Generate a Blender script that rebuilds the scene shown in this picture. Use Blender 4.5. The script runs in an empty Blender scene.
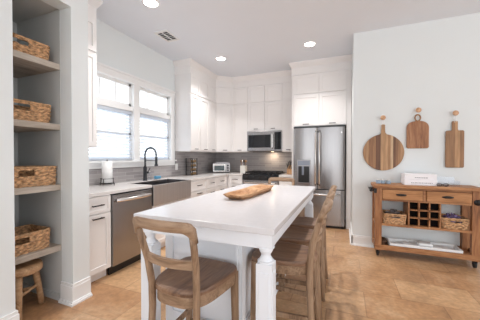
import bpy, bmesh, math, random
from math import sin, cos, pi, radians
from mathutils import Vector, Matrix

random.seed(7)
S = bpy.context.scene
COL = S.collection

# ------------------------------------------------------------------ camera
F_PX = 254.0
H_CAM = 1.27
YAW = 22.27
cam_d = bpy.data.cameras.new('camera')
cam = bpy.data.objects.new('camera', cam_d)
COL.objects.link(cam)
cam.location = (0, 0, H_CAM)
cam.rotation_euler = (radians(90 - 0.68), 0, radians(YAW))
cam_d.sensor_width = 36.0
cam_d.lens = F_PX / 480.0 * 36.0
cam_d.clip_start = 0.05
S.camera = cam

# ------------------------------------------------------------------ world + exposure
S.view_settings.view_transform = 'Standard'
S.view_settings.look = 'None'
S.view_settings.gamma = 1.0
S.view_settings.exposure = 1.07
w = bpy.data.worlds.new('daylight')
S.world = w
w.use_nodes = True
wn = w.node_tree
bg = wn.nodes['Background']
WORLD_COLOR = (0.93, 0.972, 1.0, 1)
WORLD_STRENGTH = 1.25
CAN_W = 5.5
bg.inputs[0].default_value = WORLD_COLOR
bg.inputs[1].default_value = WORLD_STRENGTH

# ------------------------------------------------------------------ dimensions
CEIL = 3.04
WX = -2.93          # window wall
BY = 5.56           # back wall
CX = -2.30          # base cabinet fronts, left run
BF = 4.93           # base cabinet fronts, back run
UX = -2.60          # upper fronts left
UY = 5.23           # upper fronts back
RY = 4.01           # right wall plane
PX = -2.158          # pantry wall plane

# ------------------------------------------------------------------ materials
def lin(c):
    o = []
    for v in c:
        v = v / 255.0
        o.append(v / 12.92 if v <= 0.04045 else ((v + 0.055) / 1.055) ** 2.4)
    return (o[0], o[1], o[2], 1.0)

def new_mat(name):
    m = bpy.data.materials.new(name)
    m.use_nodes = True
    return m, m.node_tree, m.node_tree.nodes['Principled BSDF']

def plain(name, c, rough=0.5, metal=0.0, var=0.03, scale=6.0, bump=0.0, spec=0.5, stretch=(1, 1, 1), coat=0.0):
    m, nt, b = new_mat(name)
    c = lin(c)
    tc = nt.nodes.new('ShaderNodeTexCoord')
    mp = nt.nodes.new('ShaderNodeMapping')
    mp.inputs['Scale'].default_value = stretch
    nz = nt.nodes.new('ShaderNodeTexNoise')
    nz.inputs['Scale'].default_value = scale
    nz.inputs['Detail'].default_value = 4
    rp = nt.nodes.new('ShaderNodeValToRGB')
    rp.color_ramp.elements[0].position = 0.3
    rp.color_ramp.elements[1].position = 0.7
    rp.color_ramp.elements[0].color = tuple(x * (1 - var) for x in c[:3]) + (1,)
    rp.color_ramp.elements[1].color = tuple(min(1, x * (1 + var)) for x in c[:3]) + (1,)
    nt.links.new(tc.outputs['Object'], mp.inputs[0])
    nt.links.new(mp.outputs[0], nz.inputs['Vector'])
    nt.links.new(nz.outputs['Fac'], rp.inputs[0])
    nt.links.new(rp.outputs[0], b.inputs['Base Color'])
    b.inputs['Roughness'].default_value = rough
    b.inputs['Metallic'].default_value = metal
    b.inputs['Specular IOR Level'].default_value = spec
    if coat:
        b.inputs['Coat Weight'].default_value = coat
    if bump:
        bp = nt.nodes.new('ShaderNodeBump')
        bp.inputs['Strength'].default_value = bump
        bp.inputs['Distance'].default_value = 0.004
        nt.links.new(nz.outputs['Fac'], bp.inputs['Height'])
        nt.links.new(bp.outputs[0], b.inputs['Normal'])
    return m

def wood(name, dark, mid, light, axis='x', rough=0.5, grain=14.0, spec=0.4):
    m, nt, b = new_mat(name)
    tc = nt.nodes.new('ShaderNodeTexCoord')
    mp = nt.nodes.new('ShaderNodeMapping')
    s = {'x': (0.12, 1, 1), 'y': (1, 0.12, 1), 'z': (1, 1, 0.12)}[axis]
    mp.inputs['Scale'].default_value = s
    n1 = nt.nodes.new('ShaderNodeTexNoise')
    n1.inputs['Scale'].default_value = grain
    n1.inputs['Detail'].default_value = 6
    n1.inputs['Roughness'].default_value = 0.65
    n1.inputs['Distortion'].default_value = 0.8
    n2 = nt.nodes.new('ShaderNodeTexNoise')
    n2.inputs['Scale'].default_value = grain * 6
    n2.inputs['Detail'].default_value = 3
    mx = nt.nodes.new('ShaderNodeMath')
    mx.operation = 'MULTIPLY_ADD'
    mx.inputs[1].default_value = 0.3
    rp = nt.nodes.new('ShaderNodeValToRGB')
    e = rp.color_ramp.elements
    e[0].position = 0.42; e[0].color = lin(dark)
    e[1].position = 0.85; e[1].color = lin(light)
    k = e.new(0.62); k.color = lin(mid)
    nt.links.new(tc.outputs['Object'], mp.inputs[0])
    nt.links.new(mp.outputs[0], n1.inputs['Vector'])
    nt.links.new(mp.outputs[0], n2.inputs['Vector'])
    nt.links.new(n2.outputs['Fac'], mx.inputs[0])
    nt.links.new(n1.outputs['Fac'], mx.inputs[2])
    nt.links.new(mx.outputs[0], rp.inputs[0])
    nt.links.new(rp.outputs[0], b.inputs['Base Color'])
    bp = nt.nodes.new('ShaderNodeBump')
    bp.inputs['Strength'].default_value = 0.25
    bp.inputs['Distance'].default_value = 0.002
    nt.links.new(mx.outputs[0], bp.inputs['Height'])
    nt.links.new(bp.outputs[0], b.inputs['Normal'])
    b.inputs['Roughness'].default_value = rough
    b.inputs['Specular IOR Level'].default_value = spec
    return m

def strip_wood(name, cols, width, rough=0.5):
    """laminated strips running along z, each its own colour"""
    m, nt, b = new_mat(name)
    tc = nt.nodes.new('ShaderNodeTexCoord')
    sp = nt.nodes.new('ShaderNodeSeparateXYZ')
    dv = nt.nodes.new('ShaderNodeMath'); dv.operation = 'DIVIDE'; dv.inputs[1].default_value = width
    fl = nt.nodes.new('ShaderNodeMath'); fl.operation = 'FLOOR'
    wnz = nt.nodes.new('ShaderNodeTexWhiteNoise'); wnz.noise_dimensions = '1D'
    rp = nt.nodes.new('ShaderNodeValToRGB')
    rp.color_ramp.interpolation = 'CONSTANT'
    e = rp.color_ramp.elements
    e[0].position = 0; e[0].color = lin(cols[0])
    e[1].position = 1.0 / len(cols); e[1].color = lin(cols[1])
    for i in range(2, len(cols)):
        q = e.new(i / len(cols)); q.color = lin(cols[i])
    mp = nt.nodes.new('ShaderNodeMapping'); mp.inputs['Scale'].default_value = (1, 1, 0.1)
    nz = nt.nodes.new('ShaderNodeTexNoise'); nz.inputs['Scale'].default_value = 40; nz.inputs['Detail'].default_value = 5
    mr = nt.nodes.new('ShaderNodeMapRange')
    mr.inputs[1].default_value = 0.3; mr.inputs[2].default_value = 0.7
    mr.inputs[3].default_value = 0.72; mr.inputs[4].default_value = 1.15
    mul = nt.nodes.new('ShaderNodeVectorMath'); mul.operation = 'SCALE'
    nt.links.new(tc.outputs['Object'], sp.inputs[0])
    nt.links.new(sp.outputs['X'], dv.inputs[0]); nt.links.new(dv.outputs[0], fl.inputs[0])
    nt.links.new(fl.outputs[0], wnz.inputs['W']); nt.links.new(wnz.outputs['Value'], rp.inputs[0])
    nt.links.new(tc.outputs['Object'], mp.inputs[0]); nt.links.new(mp.outputs[0], nz.inputs['Vector'])
    nt.links.new(nz.outputs['Fac'], mr.inputs[0])
    nt.links.new(rp.outputs[0], mul.inputs[0]); nt.links.new(mr.outputs[0], mul.inputs['Scale'])
    nt.links.new(mul.outputs[0], b.inputs['Base Color'])
    b.inputs['Roughness'].default_value = rough
    return m

def floor_mat():
    m, nt, b = new_mat('travertine_floor')
    tc = nt.nodes.new('ShaderNodeTexCoord')
    mp = nt.nodes.new('ShaderNodeMapping')
    mp.inputs['Rotation'].default_value = (0, 0, radians(0))
    mp.inputs['Location'].default_value = (0.13, 0.2, 0)
    br = nt.nodes.new('ShaderNodeTexBrick')
    br.inputs['Color1'].default_value = lin((172, 130, 94))
    br.inputs['Color2'].default_value = lin((214, 178, 138))
    br.inputs['Mortar'].default_value = lin((150, 116, 86))
    br.inputs['Scale'].default_value = 1.0
    br.inputs['Mortar Size'].default_value = 0.005
    br.inputs['Mortar Smooth'].default_value = 0.4
    br.inputs['Brick Width'].default_value = 0.61
    br.inputs['Row Height'].default_value = 0.405
    br.inputs['Bias'].default_value = 0.0
    n1 = nt.nodes.new('ShaderNodeTexNoise'); n1.inputs['Scale'].default_value = 2.4
    n1.inputs['Detail'].default_value = 10; n1.inputs['Roughness'].default_value = 0.7; n1.inputs['Distortion'].default_value = 0.5
    r1 = nt.nodes.new('ShaderNodeValToRGB')
    e = r1.color_ramp.elements
    e[0].position = 0.34; e[0].color = lin((118, 80, 54))
    e[1].position = 0.68; e[1].color = lin((224, 194, 160))
    q = e.new(0.5); q.color = lin((184, 138, 98))
    mx = nt.nodes.new('ShaderNodeMix'); mx.data_type = 'RGBA'; mx.inputs[0].default_value = 0.45
    n2 = nt.nodes.new('ShaderNodeTexNoise'); n2.inputs['Scale'].default_value = 28; n2.inputs['Detail'].default_value = 4
    mr = nt.nodes.new('ShaderNodeMapRange'); mr.inputs[1].default_value = 0.35; mr.inputs[2].default_value = 0.65
    mr.inputs[3].default_value = 0.88; mr.inputs[4].default_value = 1.08
    mul = nt.nodes.new('ShaderNodeVectorMath'); mul.operation = 'SCALE'
    nt.links.new(tc.outputs['Object'], mp.inputs[0])
    nt.links.new(mp.outputs[0], br.inputs['Vector'])
    nt.links.new(tc.outputs['Object'], n1.inputs['Vector'])
    nt.links.new(tc.outputs['Object'], n2.inputs['Vector'])
    nt.links.new(n1.outputs['Fac'], r1.inputs[0])
    nt.links.new(br.outputs['Color'], mx.inputs[6]); nt.links.new(r1.outputs[0], mx.inputs[7])
    nt.links.new(n2.outputs['Fac'], mr.inputs[0])
    nt.links.new(mx.outputs[2], mul.inputs[0]); nt.links.new(mr.outputs[0], mul.inputs['Scale'])
    nt.links.new(mul.outputs[0], b.inputs['Base Color'])
    b.inputs['Roughness'].default_value = 0.33
    bp = nt.nodes.new('ShaderNodeBump'); bp.inputs['Strength'].default_value = 0.15; bp.inputs['Distance'].default_value = 0.003
    nt.links.new(n1.outputs['Fac'], bp.inputs['Height']); nt.links.new(bp.outputs[0], b.inputs['Normal'])
    return m

def tile_mat():
    m, nt, b = new_mat('grey_linear_tile')
    tc = nt.nodes.new('ShaderNodeTexCoord')
    sp = nt.nodes.new('ShaderNodeSeparateXYZ')
    ad = nt.nodes.new('ShaderNodeMath'); ad.operation = 'ADD'
    cb = nt.nodes.new('ShaderNodeCombineXYZ')
    br = nt.nodes.new('ShaderNodeTexBrick')
    br.inputs['Color1'].default_value = lin((146, 141, 142))
    br.inputs['Color2'].default_value = lin((170, 165, 165))
    br.inputs['Mortar'].default_value = lin((182, 178, 178))
    br.inputs['Mortar Size'].default_value = 0.003
    br.inputs['Brick Width'].default_value = 0.30
    br.inputs['Row Height'].default_value = 0.05
    br.inputs['Scale'].default_value = 1.0
    nt.links.new(tc.outputs['Object'], sp.inputs[0])
    nt.links.new(sp.outputs['X'], ad.inputs[0]); nt.links.new(sp.outputs['Y'], ad.inputs[1])
    nt.links.new(ad.outputs[0], cb.inputs['X']); nt.links.new(sp.outputs['Z'], cb.inputs['Y'])
    nt.links.new(cb.outputs[0], br.inputs['Vector'])
    nt.links.new(br.outputs['Color'], b.inputs['Base Color'])
    b.inputs['Roughness'].default_value = 0.3
    return m

def emit(name, c, s):
    m, nt, b = new_mat(name)
    b.inputs['Base Color'].default_value = lin(c)
    b.inputs['Emission Color'].default_value = lin(c)
    b.inputs['Emission Strength'].default_value = s
    return m

def glass(name, c=(255, 255, 255), rough=0.0, thin=True):
    m, nt, b = new_mat(name)
    if thin:
        out = nt.nodes['Material Output']
        tr = nt.nodes.new('ShaderNodeBsdfTransparent')
        tr.inputs[0].default_value = lin(c)
        gl = nt.nodes.new('ShaderNodeBsdfGlossy'); gl.inputs['Roughness'].default_value = 0.02
        fr = nt.nodes.new('ShaderNodeValue'); fr.outputs[0].default_value = 0.07
        mx = nt.nodes.new('ShaderNodeMixShader')
        nt.links.new(fr.outputs[0], mx.inputs[0]); nt.links.new(tr.outputs[0], mx.inputs[1]); nt.links.new(gl.outputs[0], mx.inputs[2])
        nt.links.new(mx.outputs[0], out.inputs[0])
    else:
        b.inputs['Base Color'].default_value = lin(c)
        b.inputs['Transmission Weight'].default_value = 0.9
        b.inputs['Roughness'].default_value = rough
    return m

M = {}
M['wall'] = plain('wall_paint', (228, 232, 233), 0.85, var=0.008, scale=2)
M['ceiling'] = plain('ceiling_paint', (233, 238, 246), 0.9, var=0.008, scale=2)
M['trim'] = plain('white_trim_paint', (240, 240, 240), 0.4, var=0.006)
M['cab'] = plain('white_cabinet_paint', (239, 236, 235), 0.38, var=0.006)
M['island'] = plain('island_paint', (233, 236, 242), 0.38, var=0.006)
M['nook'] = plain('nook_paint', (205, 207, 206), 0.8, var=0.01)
M['floor'] = floor_mat()
M['tile'] = tile_mat()
M['quartz'] = plain('white_quartz', (216, 214, 217), 0.24, var=0.025, scale=30)
M['quartz2'] = plain('pale_grey_quartz', (222, 218, 216), 0.2, var=0.05, scale=24)
M['steel'] = plain('brushed_steel', (160, 157, 157), 0.26, 1.0, var=0.05, scale=60, stretch=(1, 1, 0.02))
M['steel_dark'] = plain('dark_steel', (150, 146, 148), 0.3, 1.0, var=0.05, scale=60, stretch=(1, 1, 0.02))
M['steel_bright'] = plain('bright_steel', (225, 222, 220), 0.18, 1.0, var=0.02)
M['black'] = plain('black_plastic', (22, 22, 24), 0.35, var=0.1)
M['blackglass'] = plain('black_glass', (18, 20, 26), 0.06, var=0.05)
M['iron'] = plain('cast_iron', (28, 27, 28), 0.6, var=0.15, bump=0.3, scale=40)
M['pull'] = plain('dark_bronze_pull', (48, 42, 42), 0.4, 0.6, var=0.1)
M['faucet'] = plain('gunmetal', (52, 54, 58), 0.32, 0.7, var=0.05)
M['chair'] = wood('weathered_oak', (92, 70, 54), (142, 114, 90), (174, 146, 120), 'z', 0.5, 16)
M['chair_x'] = wood('weathered_oak_rail', (96, 74, 56), (144, 116, 92), (176, 148, 122), 'x', 0.5, 16)
M['seat'] = wood('weathered_oak_seat', (88, 62, 46), (128, 96, 74), (154, 122, 96), 'y', 0.42, 12, 0.5)
M['console'] = wood('rustic_mango_wood', (92, 58, 36), (154, 104, 66), (194, 144, 100), 'x', 0.5, 12)
M['console_z'] = wood('rustic_mango_wood_upright', (86, 54, 34), (148, 98, 62), (186, 134, 92), 'z', 0.5, 12)
M['drawer'] = wood('golden_mango_wood', (120, 78, 46), (172, 120, 76), (202, 152, 106), 'x', 0.5, 10)
M['shelf'] = wood('pale_driftwood', (146, 134, 122), (178, 165, 152), (200, 190, 178), 'y', 0.6, 12)
M['tray'] = wood('spalted_bowl_wood', (104, 66, 42), (178, 132, 92), (222, 184, 144), 'y', 0.5, 9)
M['stoolseat'] = wood('knotty_teak', (128, 90, 60), (176, 138, 102), (204, 170, 134), 'x', 0.6, 16)
M['board_arch'] = wood('red_brown_acacia', (96, 60, 38), (156, 106, 72), (190, 142, 104), 'z', 0.45, 12)
M['board_round'] = strip_wood('striped_acacia', [(112, 76, 54), (188, 148, 108), (160, 118, 82), (148, 106, 74), (178, 138, 100), (208, 178, 142), (166, 124, 88)], 0.03)
M['board_rect'] = strip_wood('two_tone_acacia', [(152, 112, 78), (140, 100, 70), (184, 142, 102), (148, 106, 74)], 0.05)
M['blondpeg'] = wood('blond_peg_wood', (170, 124, 88), (204, 160, 124), (222, 184, 150), 'y', 0.5, 20)
M['wicker'] = plain('woven_hyacinth', (190, 150, 112), 0.8, var=0.62, scale=34, bump=0.8, stretch=(1, 1, 2.0))
M['paper'] = plain('white_paper', (240, 240, 240), 0.8, var=0.01)
M['boxlid'] = plain('pale_pink_white_board', (244, 242, 246), 0.6, var=0.01)
M['greytext'] = plain('grey_print', (120, 122, 132), 0.7, var=0.02)
M['ceramic'] = plain('white_ceramic', (236, 232, 224), 0.25, var=0.01)
M['knifewood'] = wood('beech_block', (176, 128, 88), (206, 160, 118), (224, 184, 146), 'z', 0.5, 20)
M['spoonwood'] = wood('spoon_wood', (120, 84, 58), (160, 120, 84), (190, 150, 112), 'z', 0.6, 20)
M['blue'] = plain('blue_plastic', (96, 160, 196), 0.4, var=0.05)
M['clear'] = glass('clear_plastic', (249, 250, 252), thin=True)
M['pane'] = glass('window_glass', (250, 253, 255), thin=True)
M['teaglass'] = plain('blue_grey_glass', (140, 158, 176), 0.08, var=0.3, scale=30)
M['lens'] = emit('light_lens', (255, 252, 246), 9.0)
M['ledlens'] = emit('hood_lamp_lens', (255, 214, 170), 3.0)
M['display'] = plain('grey_display', (120, 126, 140), 0.1, var=0.02)
M['spice'] = plain('spice_mix', (140, 110, 70), 0.4, var=0.75, scale=9)
M['pot'] = plain('potpourri_purple', (118, 100, 138), 0.8, var=0.7, scale=40)
M['cone'] = plain('dark_linen', (112, 104, 102), 0.8, var=0.4, scale=30)
M['blind'] = plain('white_blind_slat', (238, 240, 243), 0.5, var=0.005)
def translucent(m, c, f):
    nt = m.node_tree; b = nt.nodes['Principled BSDF']
    tl = nt.nodes.new('ShaderNodeBsdfTranslucent'); tl.inputs[0].default_value = lin(c)
    mx = nt.nodes.new('ShaderNodeMixShader'); mx.inputs[0].default_value = f
    nt.links.new(b.outputs[0], mx.inputs[1]); nt.links.new(tl.outputs[0], mx.inputs[2])
    nt.links.new(mx.outputs[0], nt.nodes['Material Output'].inputs[0])
translucent(M['blind'], (235, 241, 250), 0.5)
M['cell_black'] = plain('cell_black', (20, 17, 16), 0.9, var=0.1, spec=0.1)  # near-black without sheen, colours in the dark inside the wine cubbies
M['steel_sink'] = plain('satin_steel', (206, 200, 198), 0.42, 1.0, var=0.06, scale=40, stretch=(1, 1, 0.02))
M['ovenglass'] = plain('smoked_oven_glass', (92, 104, 108), 0.08, var=0.1)
M['oldwicker'] = plain('dark_rattan', (92, 66, 48), 0.8, var=0.4, scale=30)

# ------------------------------------------------------------------ geometry helpers
class MB:
    def __init__(s):
        s.bm = bmesh.new()
    def box(s, x0, x1, y0, y1, z0, z1, bev=0.0, seg=2, rot=None, piv=None):
        r = bmesh.ops.create_cube(s.bm, size=1.0)
        vs = r['verts']
        for v in vs:
            v.co = Vector(((x0 + x1) / 2 + v.co.x * (x1 - x0), (y0 + y1) / 2 + v.co.y * (y1 - y0), (z0 + z1) / 2 + v.co.z * (z1 - z0)))
        if bev > 0:
            es = list({e for v in vs for e in v.link_edges})
            rr = bmesh.ops.bevel(s.bm, geom=es, offset=bev, segments=seg, affect='EDGES', profile=0.5)
            vs = list({v for f in rr['faces'] for v in f.verts} | {v for v in vs if v.is_valid})
        if rot is not None:
            p = Vector(piv or ((x0 + x1) / 2, (y0 + y1) / 2, (z0 + z1) / 2))
            for v in vs:
                v.co = p + rot @ (v.co - p)
        return s
    def lathe(s, prof, c=(0, 0, 0), seg=20, axis='z'):
        rings = []
        for r, h in prof:
            ring = []
            for i in range(seg):
                a = 2 * pi * i / seg
                p = (r * cos(a), r * sin(a), h)
                if axis == 'y': p = (p[0], p[2], p[1])
                if axis == 'x': p = (p[2], p[0], p[1])
                ring.append(s.bm.verts.new((c[0] + p[0], c[1] + p[1], c[2] + p[2])))
            rings.append(ring)
        for a, b in zip(rings, rings[1:]):
            for i in range(seg):
                j = (i + 1) % seg
                s.bm.faces.new((a[i], a[j], b[j], b[i]))
        if prof[0][0] > 1e-5: s.bm.faces.new(rings[0][::-1])
        if prof[-1][0] > 1e-5: s.bm.faces.new(rings[-1])
        return s
    def tube(s, pts, r, seg=8, closed=False, ry=None, up=(0, 0, 1)):
        """sweep an ellipse (or rectangle when seg==4) along pts; r may be a list"""
        pts = [Vector(p) for p in pts]
        n = len(pts)
        rings = []
        up = Vector(up)
        for i, p in enumerate(pts):
            if closed:
                t = pts[(i + 1) % n] - pts[i - 1]
            else:
                t = pts[min(i + 1, n - 1)] - pts[max(i - 1, 0)]
            t.normalize()
            u = up if abs(t.dot(up)) < 0.95 else Vector((0, 1, 0))
            a = t.cross(u).normalized(); b = a.cross(t).normalized()
            ra = r[i] if isinstance(r, (list, tuple)) else r
            rb = ra if ry is None else (ry[i] if isinstance(ry, (list, tuple)) else ry)
            ring = []
            if seg == 4:
                for (k, l) in ((1, 1), (-1, 1), (-1, -1), (1, -1)):
                    ring.append(s.bm.verts.new(p + a * ra * k + b * rb * l))
            else:
                for q in range(seg):
                    th = 2 * pi * q / seg
                    ring.append(s.bm.verts.new(p + a * ra * cos(th) + b * rb * sin(th)))
            rings.append(ring)
        rr = rings + ([rings[0]] if closed else [])
        for a, b in zip(rr, rr[1:]):
            for q in range(seg):
                k = (q + 1) % seg
                s.bm.faces.new((a[q], a[k], b[k], b[q]))
        if not closed:
            s.bm.faces.new(rings[0][::-1]); s.bm.faces.new(rings[-1])
        return s
    def prism(s, poly, axis, a, b):
        """extrude polygon; axis 'y': poly in (x,z), 'z': (x,y), 'x': (y,z)"""
        def P(p, h):
            return {'y': (p[0], h, p[1]), 'z': (p[0], p[1], h), 'x': (h, p[0], p[1])}[axis]
        v0 = [s.bm.verts.new(P(p, a)) for p in poly]
        v1 = [s.bm.verts.new(P(p, b)) for p in poly]
        n = len(poly)
        s.bm.faces.new(v0); s.bm.faces.new(v1[::-1])
        for i in range(n):
            j = (i + 1) % n
            s.bm.faces.new((v0[i], v1[i], v1[j], v0[j]))
        return s
    def slices(s, secs):
        """loft a list of equal-length closed loops, capped"""
        rings = [[s.bm.verts.new(p) for p in sec] for sec in secs]
        for a, b in zip(rings, rings[1:]):
            n = len(a)
            for i in range(n):
                j = (i + 1) % n
                s.bm.faces.new((a[i], a[j], b[j], b[i]))
        s.bm.faces.new(rings[0][::-1]); s.bm.faces.new(rings[-1])
        return s
    def build(s, name, mat, parent=None, smooth=False, world=True):
        """vertices are given in the root thing's own coordinates"""
        bmesh.ops.recalc_face_normals(s.bm, faces=s.bm.faces)
        me = bpy.data.meshes.new(name)
        s.bm.to_mesh(me); s.bm.free()
        me.materials.append(mat)
        if smooth:
            for p in me.polygons: p.use_smooth = True
        o = bpy.data.objects.new(name, me)
        COL.objects.link(o)
        if parent is not None: o.parent = parent
        return o

def tag(o, label=None, cat=None, group=None, kind=None):
    if label: o['label'] = label
    if cat: o['category'] = cat
    if group: o['group'] = group
    if kind: o['kind'] = kind
    return o

def thing(name, label, cat, loc=(0, 0, 0), rot=0.0, group=None):
    o = bpy.data.objects.new(name, None)
    o.empty_display_size = 0.1
    COL.objects.link(o)
    o.location = loc; o.rotation_euler = (0, 0, radians(rot))
    return tag(o, label, cat, group)

def struct(o):
    o['kind'] = 'structure'
    return o

def copy_tree(o, parent=None):
    c = o.copy(); COL.objects.link(c)
    if parent is not None: c.parent = parent
    for ch in list(o.children):
        copy_tree(ch, c)
    return c

def place(mb, c, loc=(0, 0, 0)):
    return mb

# ------------------------------------------------------------------ shell
struct(MB().box(-3.08, 6.5, -5.0, 5.71, -0.05, 0.0).build('floor', M['floor']))
struct(MB().box(-3.08, 6.5, -5.0, 5.71, CEIL, CEIL + 0.1).build('ceiling', M['ceiling']))

# window wall with one wide rough opening
W0, W1, WZ0, WZ1 = 2.13, 3.83, 1.20, 2.40
b = MB()
b.box(WX - 0.15, WX, 1.625, W0, 0, CEIL)
b.box(WX - 0.15, WX, W1, BY + 0.15, 0, CEIL)
b.box(WX - 0.15, WX, W0, W1, 0, WZ0)
b.box(WX - 0.15, WX, W0, W1, WZ1, CEIL)
struct(b.build('wall_left', M['wall']))
struct(MB().box(WX, 0.12, BY, BY + 0.15, 0, CEIL).build('wall_back', M['wall']))
struct(MB().box(0.12, 5.2, RY, BY + 0.15, 0, CEIL).build('wall_right', M['wall']))
# pantry wall with its opening and the deep nook behind
struct(MB().box(-2.30, PX, -1.6, 1.055, 0, CEIL).build('wall_pier', M['wall']))
struct(MB().box(-2.30, PX, 1.055, 1.47, 2.55, CEIL).build('wall_header', M['wall']))
struct(MB().box(WX - 0.15, PX, 1.47, 1.625, 0, CEIL).build('wall_end', M['wall']))
b = MB()
b.box(WX - 0.15, WX, 0.55, 1.47, 0, CEIL)             # nook back
b.box(WX - 0.15, -2.30, 0.55, 0.68, 0, CEIL)          # nook near side
b.box(WX, -2.302, 0.68, 1.467, 2.56, 2.60)             # nook ceiling
b.box(WX, -2.30, 1.4675, 1.47, 0, 2.56)                # lining of the far side
struct(b.build('wall_nook', M['nook']))

def baseboard(name, x0, x1, y0, y1, nx, ny):
    """box run; (nx,ny) points into the room"""
    b = MB()
    def run(t, z0, z1):
        if nx: 
            a, c = (x0, x0 + nx * t)
            b.box(min(a, c), max(a, c), y0, y1, z0, z1)
        else:
            a, c = (y0, y0 + ny * t)
            b.box(x0, x1, min(a, c), max(a, c), z0, z1)
    run(0.016, 0.024, 0.125); run(0.011, 0.125, 0.145); run(0.034, 0, 0.016); run(0.026, 0.016, 0.024)
    return struct(b.build(name, M['trim']))

baseboard('baseboard_right', 0.10, 5.2, RY, RY, 0, -1)
baseboard('baseboard_return', 0.12, 0.12, RY - 0.016, 4.84, -1, 0)
b = MB()
for t, z0, z1 in ((0.016, 0.028, 0.15), (0.011, 0.15, 0.175), (0.036, 0, 0.018), (0.026, 0.018, 0.028)):
    b.box(PX, PX + t, 1.47 - t, 1.625, z0, z1)
    b.box(-2.30, PX, 1.47 - t, 1.47, z0, z1)
struct(b.build('baseboard_pier', M['trim']))
b = MB()
for t, z0, z1 in ((0.016, 0.028, 0.15), (0.011, 0.15, 0.175), (0.036, 0, 0.018), (0.026, 0.018, 0.028)):
    b.box(PX, PX + t, -1.6, 1.055 + t, z0, z1)
    b.box(-2.30, PX, 1.055, 1.055 + t, z0, z1)
struct(b.build('baseboard_left', M['trim']))
struct(MB().box(WX, -2.32, 1.455, 1.4673, 0, 0.06).build('baseboard_nook', M['nook']))

# window casing
b = MB()
T = WX + 0.022
b.box(WX, T, 2.06, 2.16, 1.22, 2.36)
b.box(WX, T, 2.92, 3.04, 1.22, 2.36)
b.box(WX, T, 3.80, 3.90, 1.22, 2.36)
b.box(WX, T + 0.006, 2.05, 3.91, 2.36, 2.45)
b.box(WX, T + 0.022, 2.03, 3.93, 2.45, 2.475)
b.box(WX, T + 0.03, 2.03, 3.93, 1.195, 1.22)
b.box(WX, T, 2.06, 3.90, 1.12, 1.195)
struct(b.build('trim_1', M['trim']))
# crown / filler board over the cabinets to the ceiling
def crown_path(pts, name):
    b = MB()
    prof = [(0.0, 2.805), (0.006, 2.805), (0.008, 2.94), (0.05, 3.01), (0.055, CEIL), (-0.02, CEIL), (-0.02, 2.805)]
    secs = []
    n = len(pts)
    for i, p in enumerate(pts):
        p = Vector(p)
        def nrm(a, c):
            d = (Vector(c) - Vector(a)).normalized()
            return Vector((d.y, -d.x))
        if i == 0: nn = nrm(pts[0], pts[1]); sc = 1
        elif i == n - 1: nn = nrm(pts[-2], pts[-1]); sc = 1
        else:
            a = nrm(pts[i - 1], pts[i]); c = nrm(pts[i], pts[i + 1]); nn = (a + c).normalized(); sc = 1 / max(0.3, nn.dot(a))
        secs.append([(p.x + nn.x * o * sc, p.y + nn.y * o * sc, z) for o, z in prof])
    b.slices(secs)
    return struct(b.build(name, M['cab']))
crown_path([(WX, 3.94), (UX, 3.94), (UX, 4.95), (-2.32, UY), (-0.92, UY), (-0.92, 4.85), (0.119, 4.85)], 'trim_2')
crown_path([(UX, 1.63), (UX, 2.05), (WX, 2.05)], 'trim_3')
# tiled backsplash
b = MB()
b.box(WX, WX + 0.01, 1.63, 2.05, 0.915, 1.37)
b.box(WX, WX + 0.01, 2.05, 3.94, 0.915, 1.12)
b.box(WX, WX + 0.01, 3.94, BY - 0.01, 0.915, 1.39)
b.box(WX, -0.90, BY - 0.01, BY, 0.915, 1.42)
struct(b.build('trim_4', M['tile']))

# windows
def window(n, y0, y1):
    r = MB()
    X0, X1 = WX - 0.11, WX - 0.04
    zt0, zt1 = 1.95, 2.02
    r.box(X0, WX - 0.002, y0 - 0.02, y0, 1.2, 2.4); r.box(X0, WX - 0.002, y1, y1 + 0.02, 1.2, 2.4)
    r.box(X0, WX - 0.002, y0, y1, 1.2, 1.22); r.box(X0, WX - 0.002, y0, y1, 2.36, 2.4)
    r.box(X0, WX - 0.002, y0, y1, zt0, zt1)
    root = struct(r.build('window_%d' % n, M['trim']))
    f = MB()
    for a, c in ((1.22, zt0), (zt1, 2.36)):
        f.box(X0, X1, y0, y0 + 0.035, a, c); f.box(X0, X1, y1 - 0.035, y1, a, c)
        f.box(X0, X1, y0, y1, a, a + 0.04); f.box(X0, X1, y0, y1, c - 0.04, c)
    f.box(X0, X1, y0, y1, 1.585, 1.625)
    for k in (1, 2):
        ym = y0 + (y1 - y0) * k / 3
        f.box(X0 + 0.02, X1 - 0.02, ym - 0.009, ym + 0.009, zt1, 2.36)
    f.build('sash', M['trim'], root)
    p = MB()
    p.box(X0 + 0.032, X0 + 0.036, y0 + 0.03, y1 - 0.03, 1.25, zt0 - 0.03)
    p.box(X0 + 0.032, X0 + 0.036, y0 + 0.03, y1 - 0.03, zt1 + 0.03, 2.33)
    p.build('pane', M['pane'], root)
    t = thing('window_blind', ['white slatted blind in the window above the paper towels', 'white slatted blind in the window above the faucet'][n - 1], 'blind', (WX - 0.03, (y0 + y1) / 2, 1.225))
    hw = (y1 - y0) / 2 - 0.006
    s = MB()
    k = 0
    z = 0.035
    while z < 0.665:
        rot = Matrix.Rotation(radians(28), 3, 'Y')
        s.box(-0.024, 0.024, -hw, hw, z - 0.0013, z + 0.0013, rot=rot)
        z += 0.048
    s.build('slats', M['blind'], t)
    MB().box(-0.025, 0.022, -hw, hw, 0.675, 0.72, 0.003).build('headrail', M['blind'], t)
    MB().box(-0.02, 0.018, -hw, hw, 0.002, 0.018, 0.003).build('bottom_rail', M['blind'], t)
    c = MB()
    for q in (-0.6, 0, 0.6):
        c.box(0.020, 0.0215, q * hw - 0.002, q * hw + 0.002, 0.01, 0.69)
    c.build('cord', M['blind'], t)
window(1, 2.16, 2.92)
window(2, 3.04, 3.80)

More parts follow.
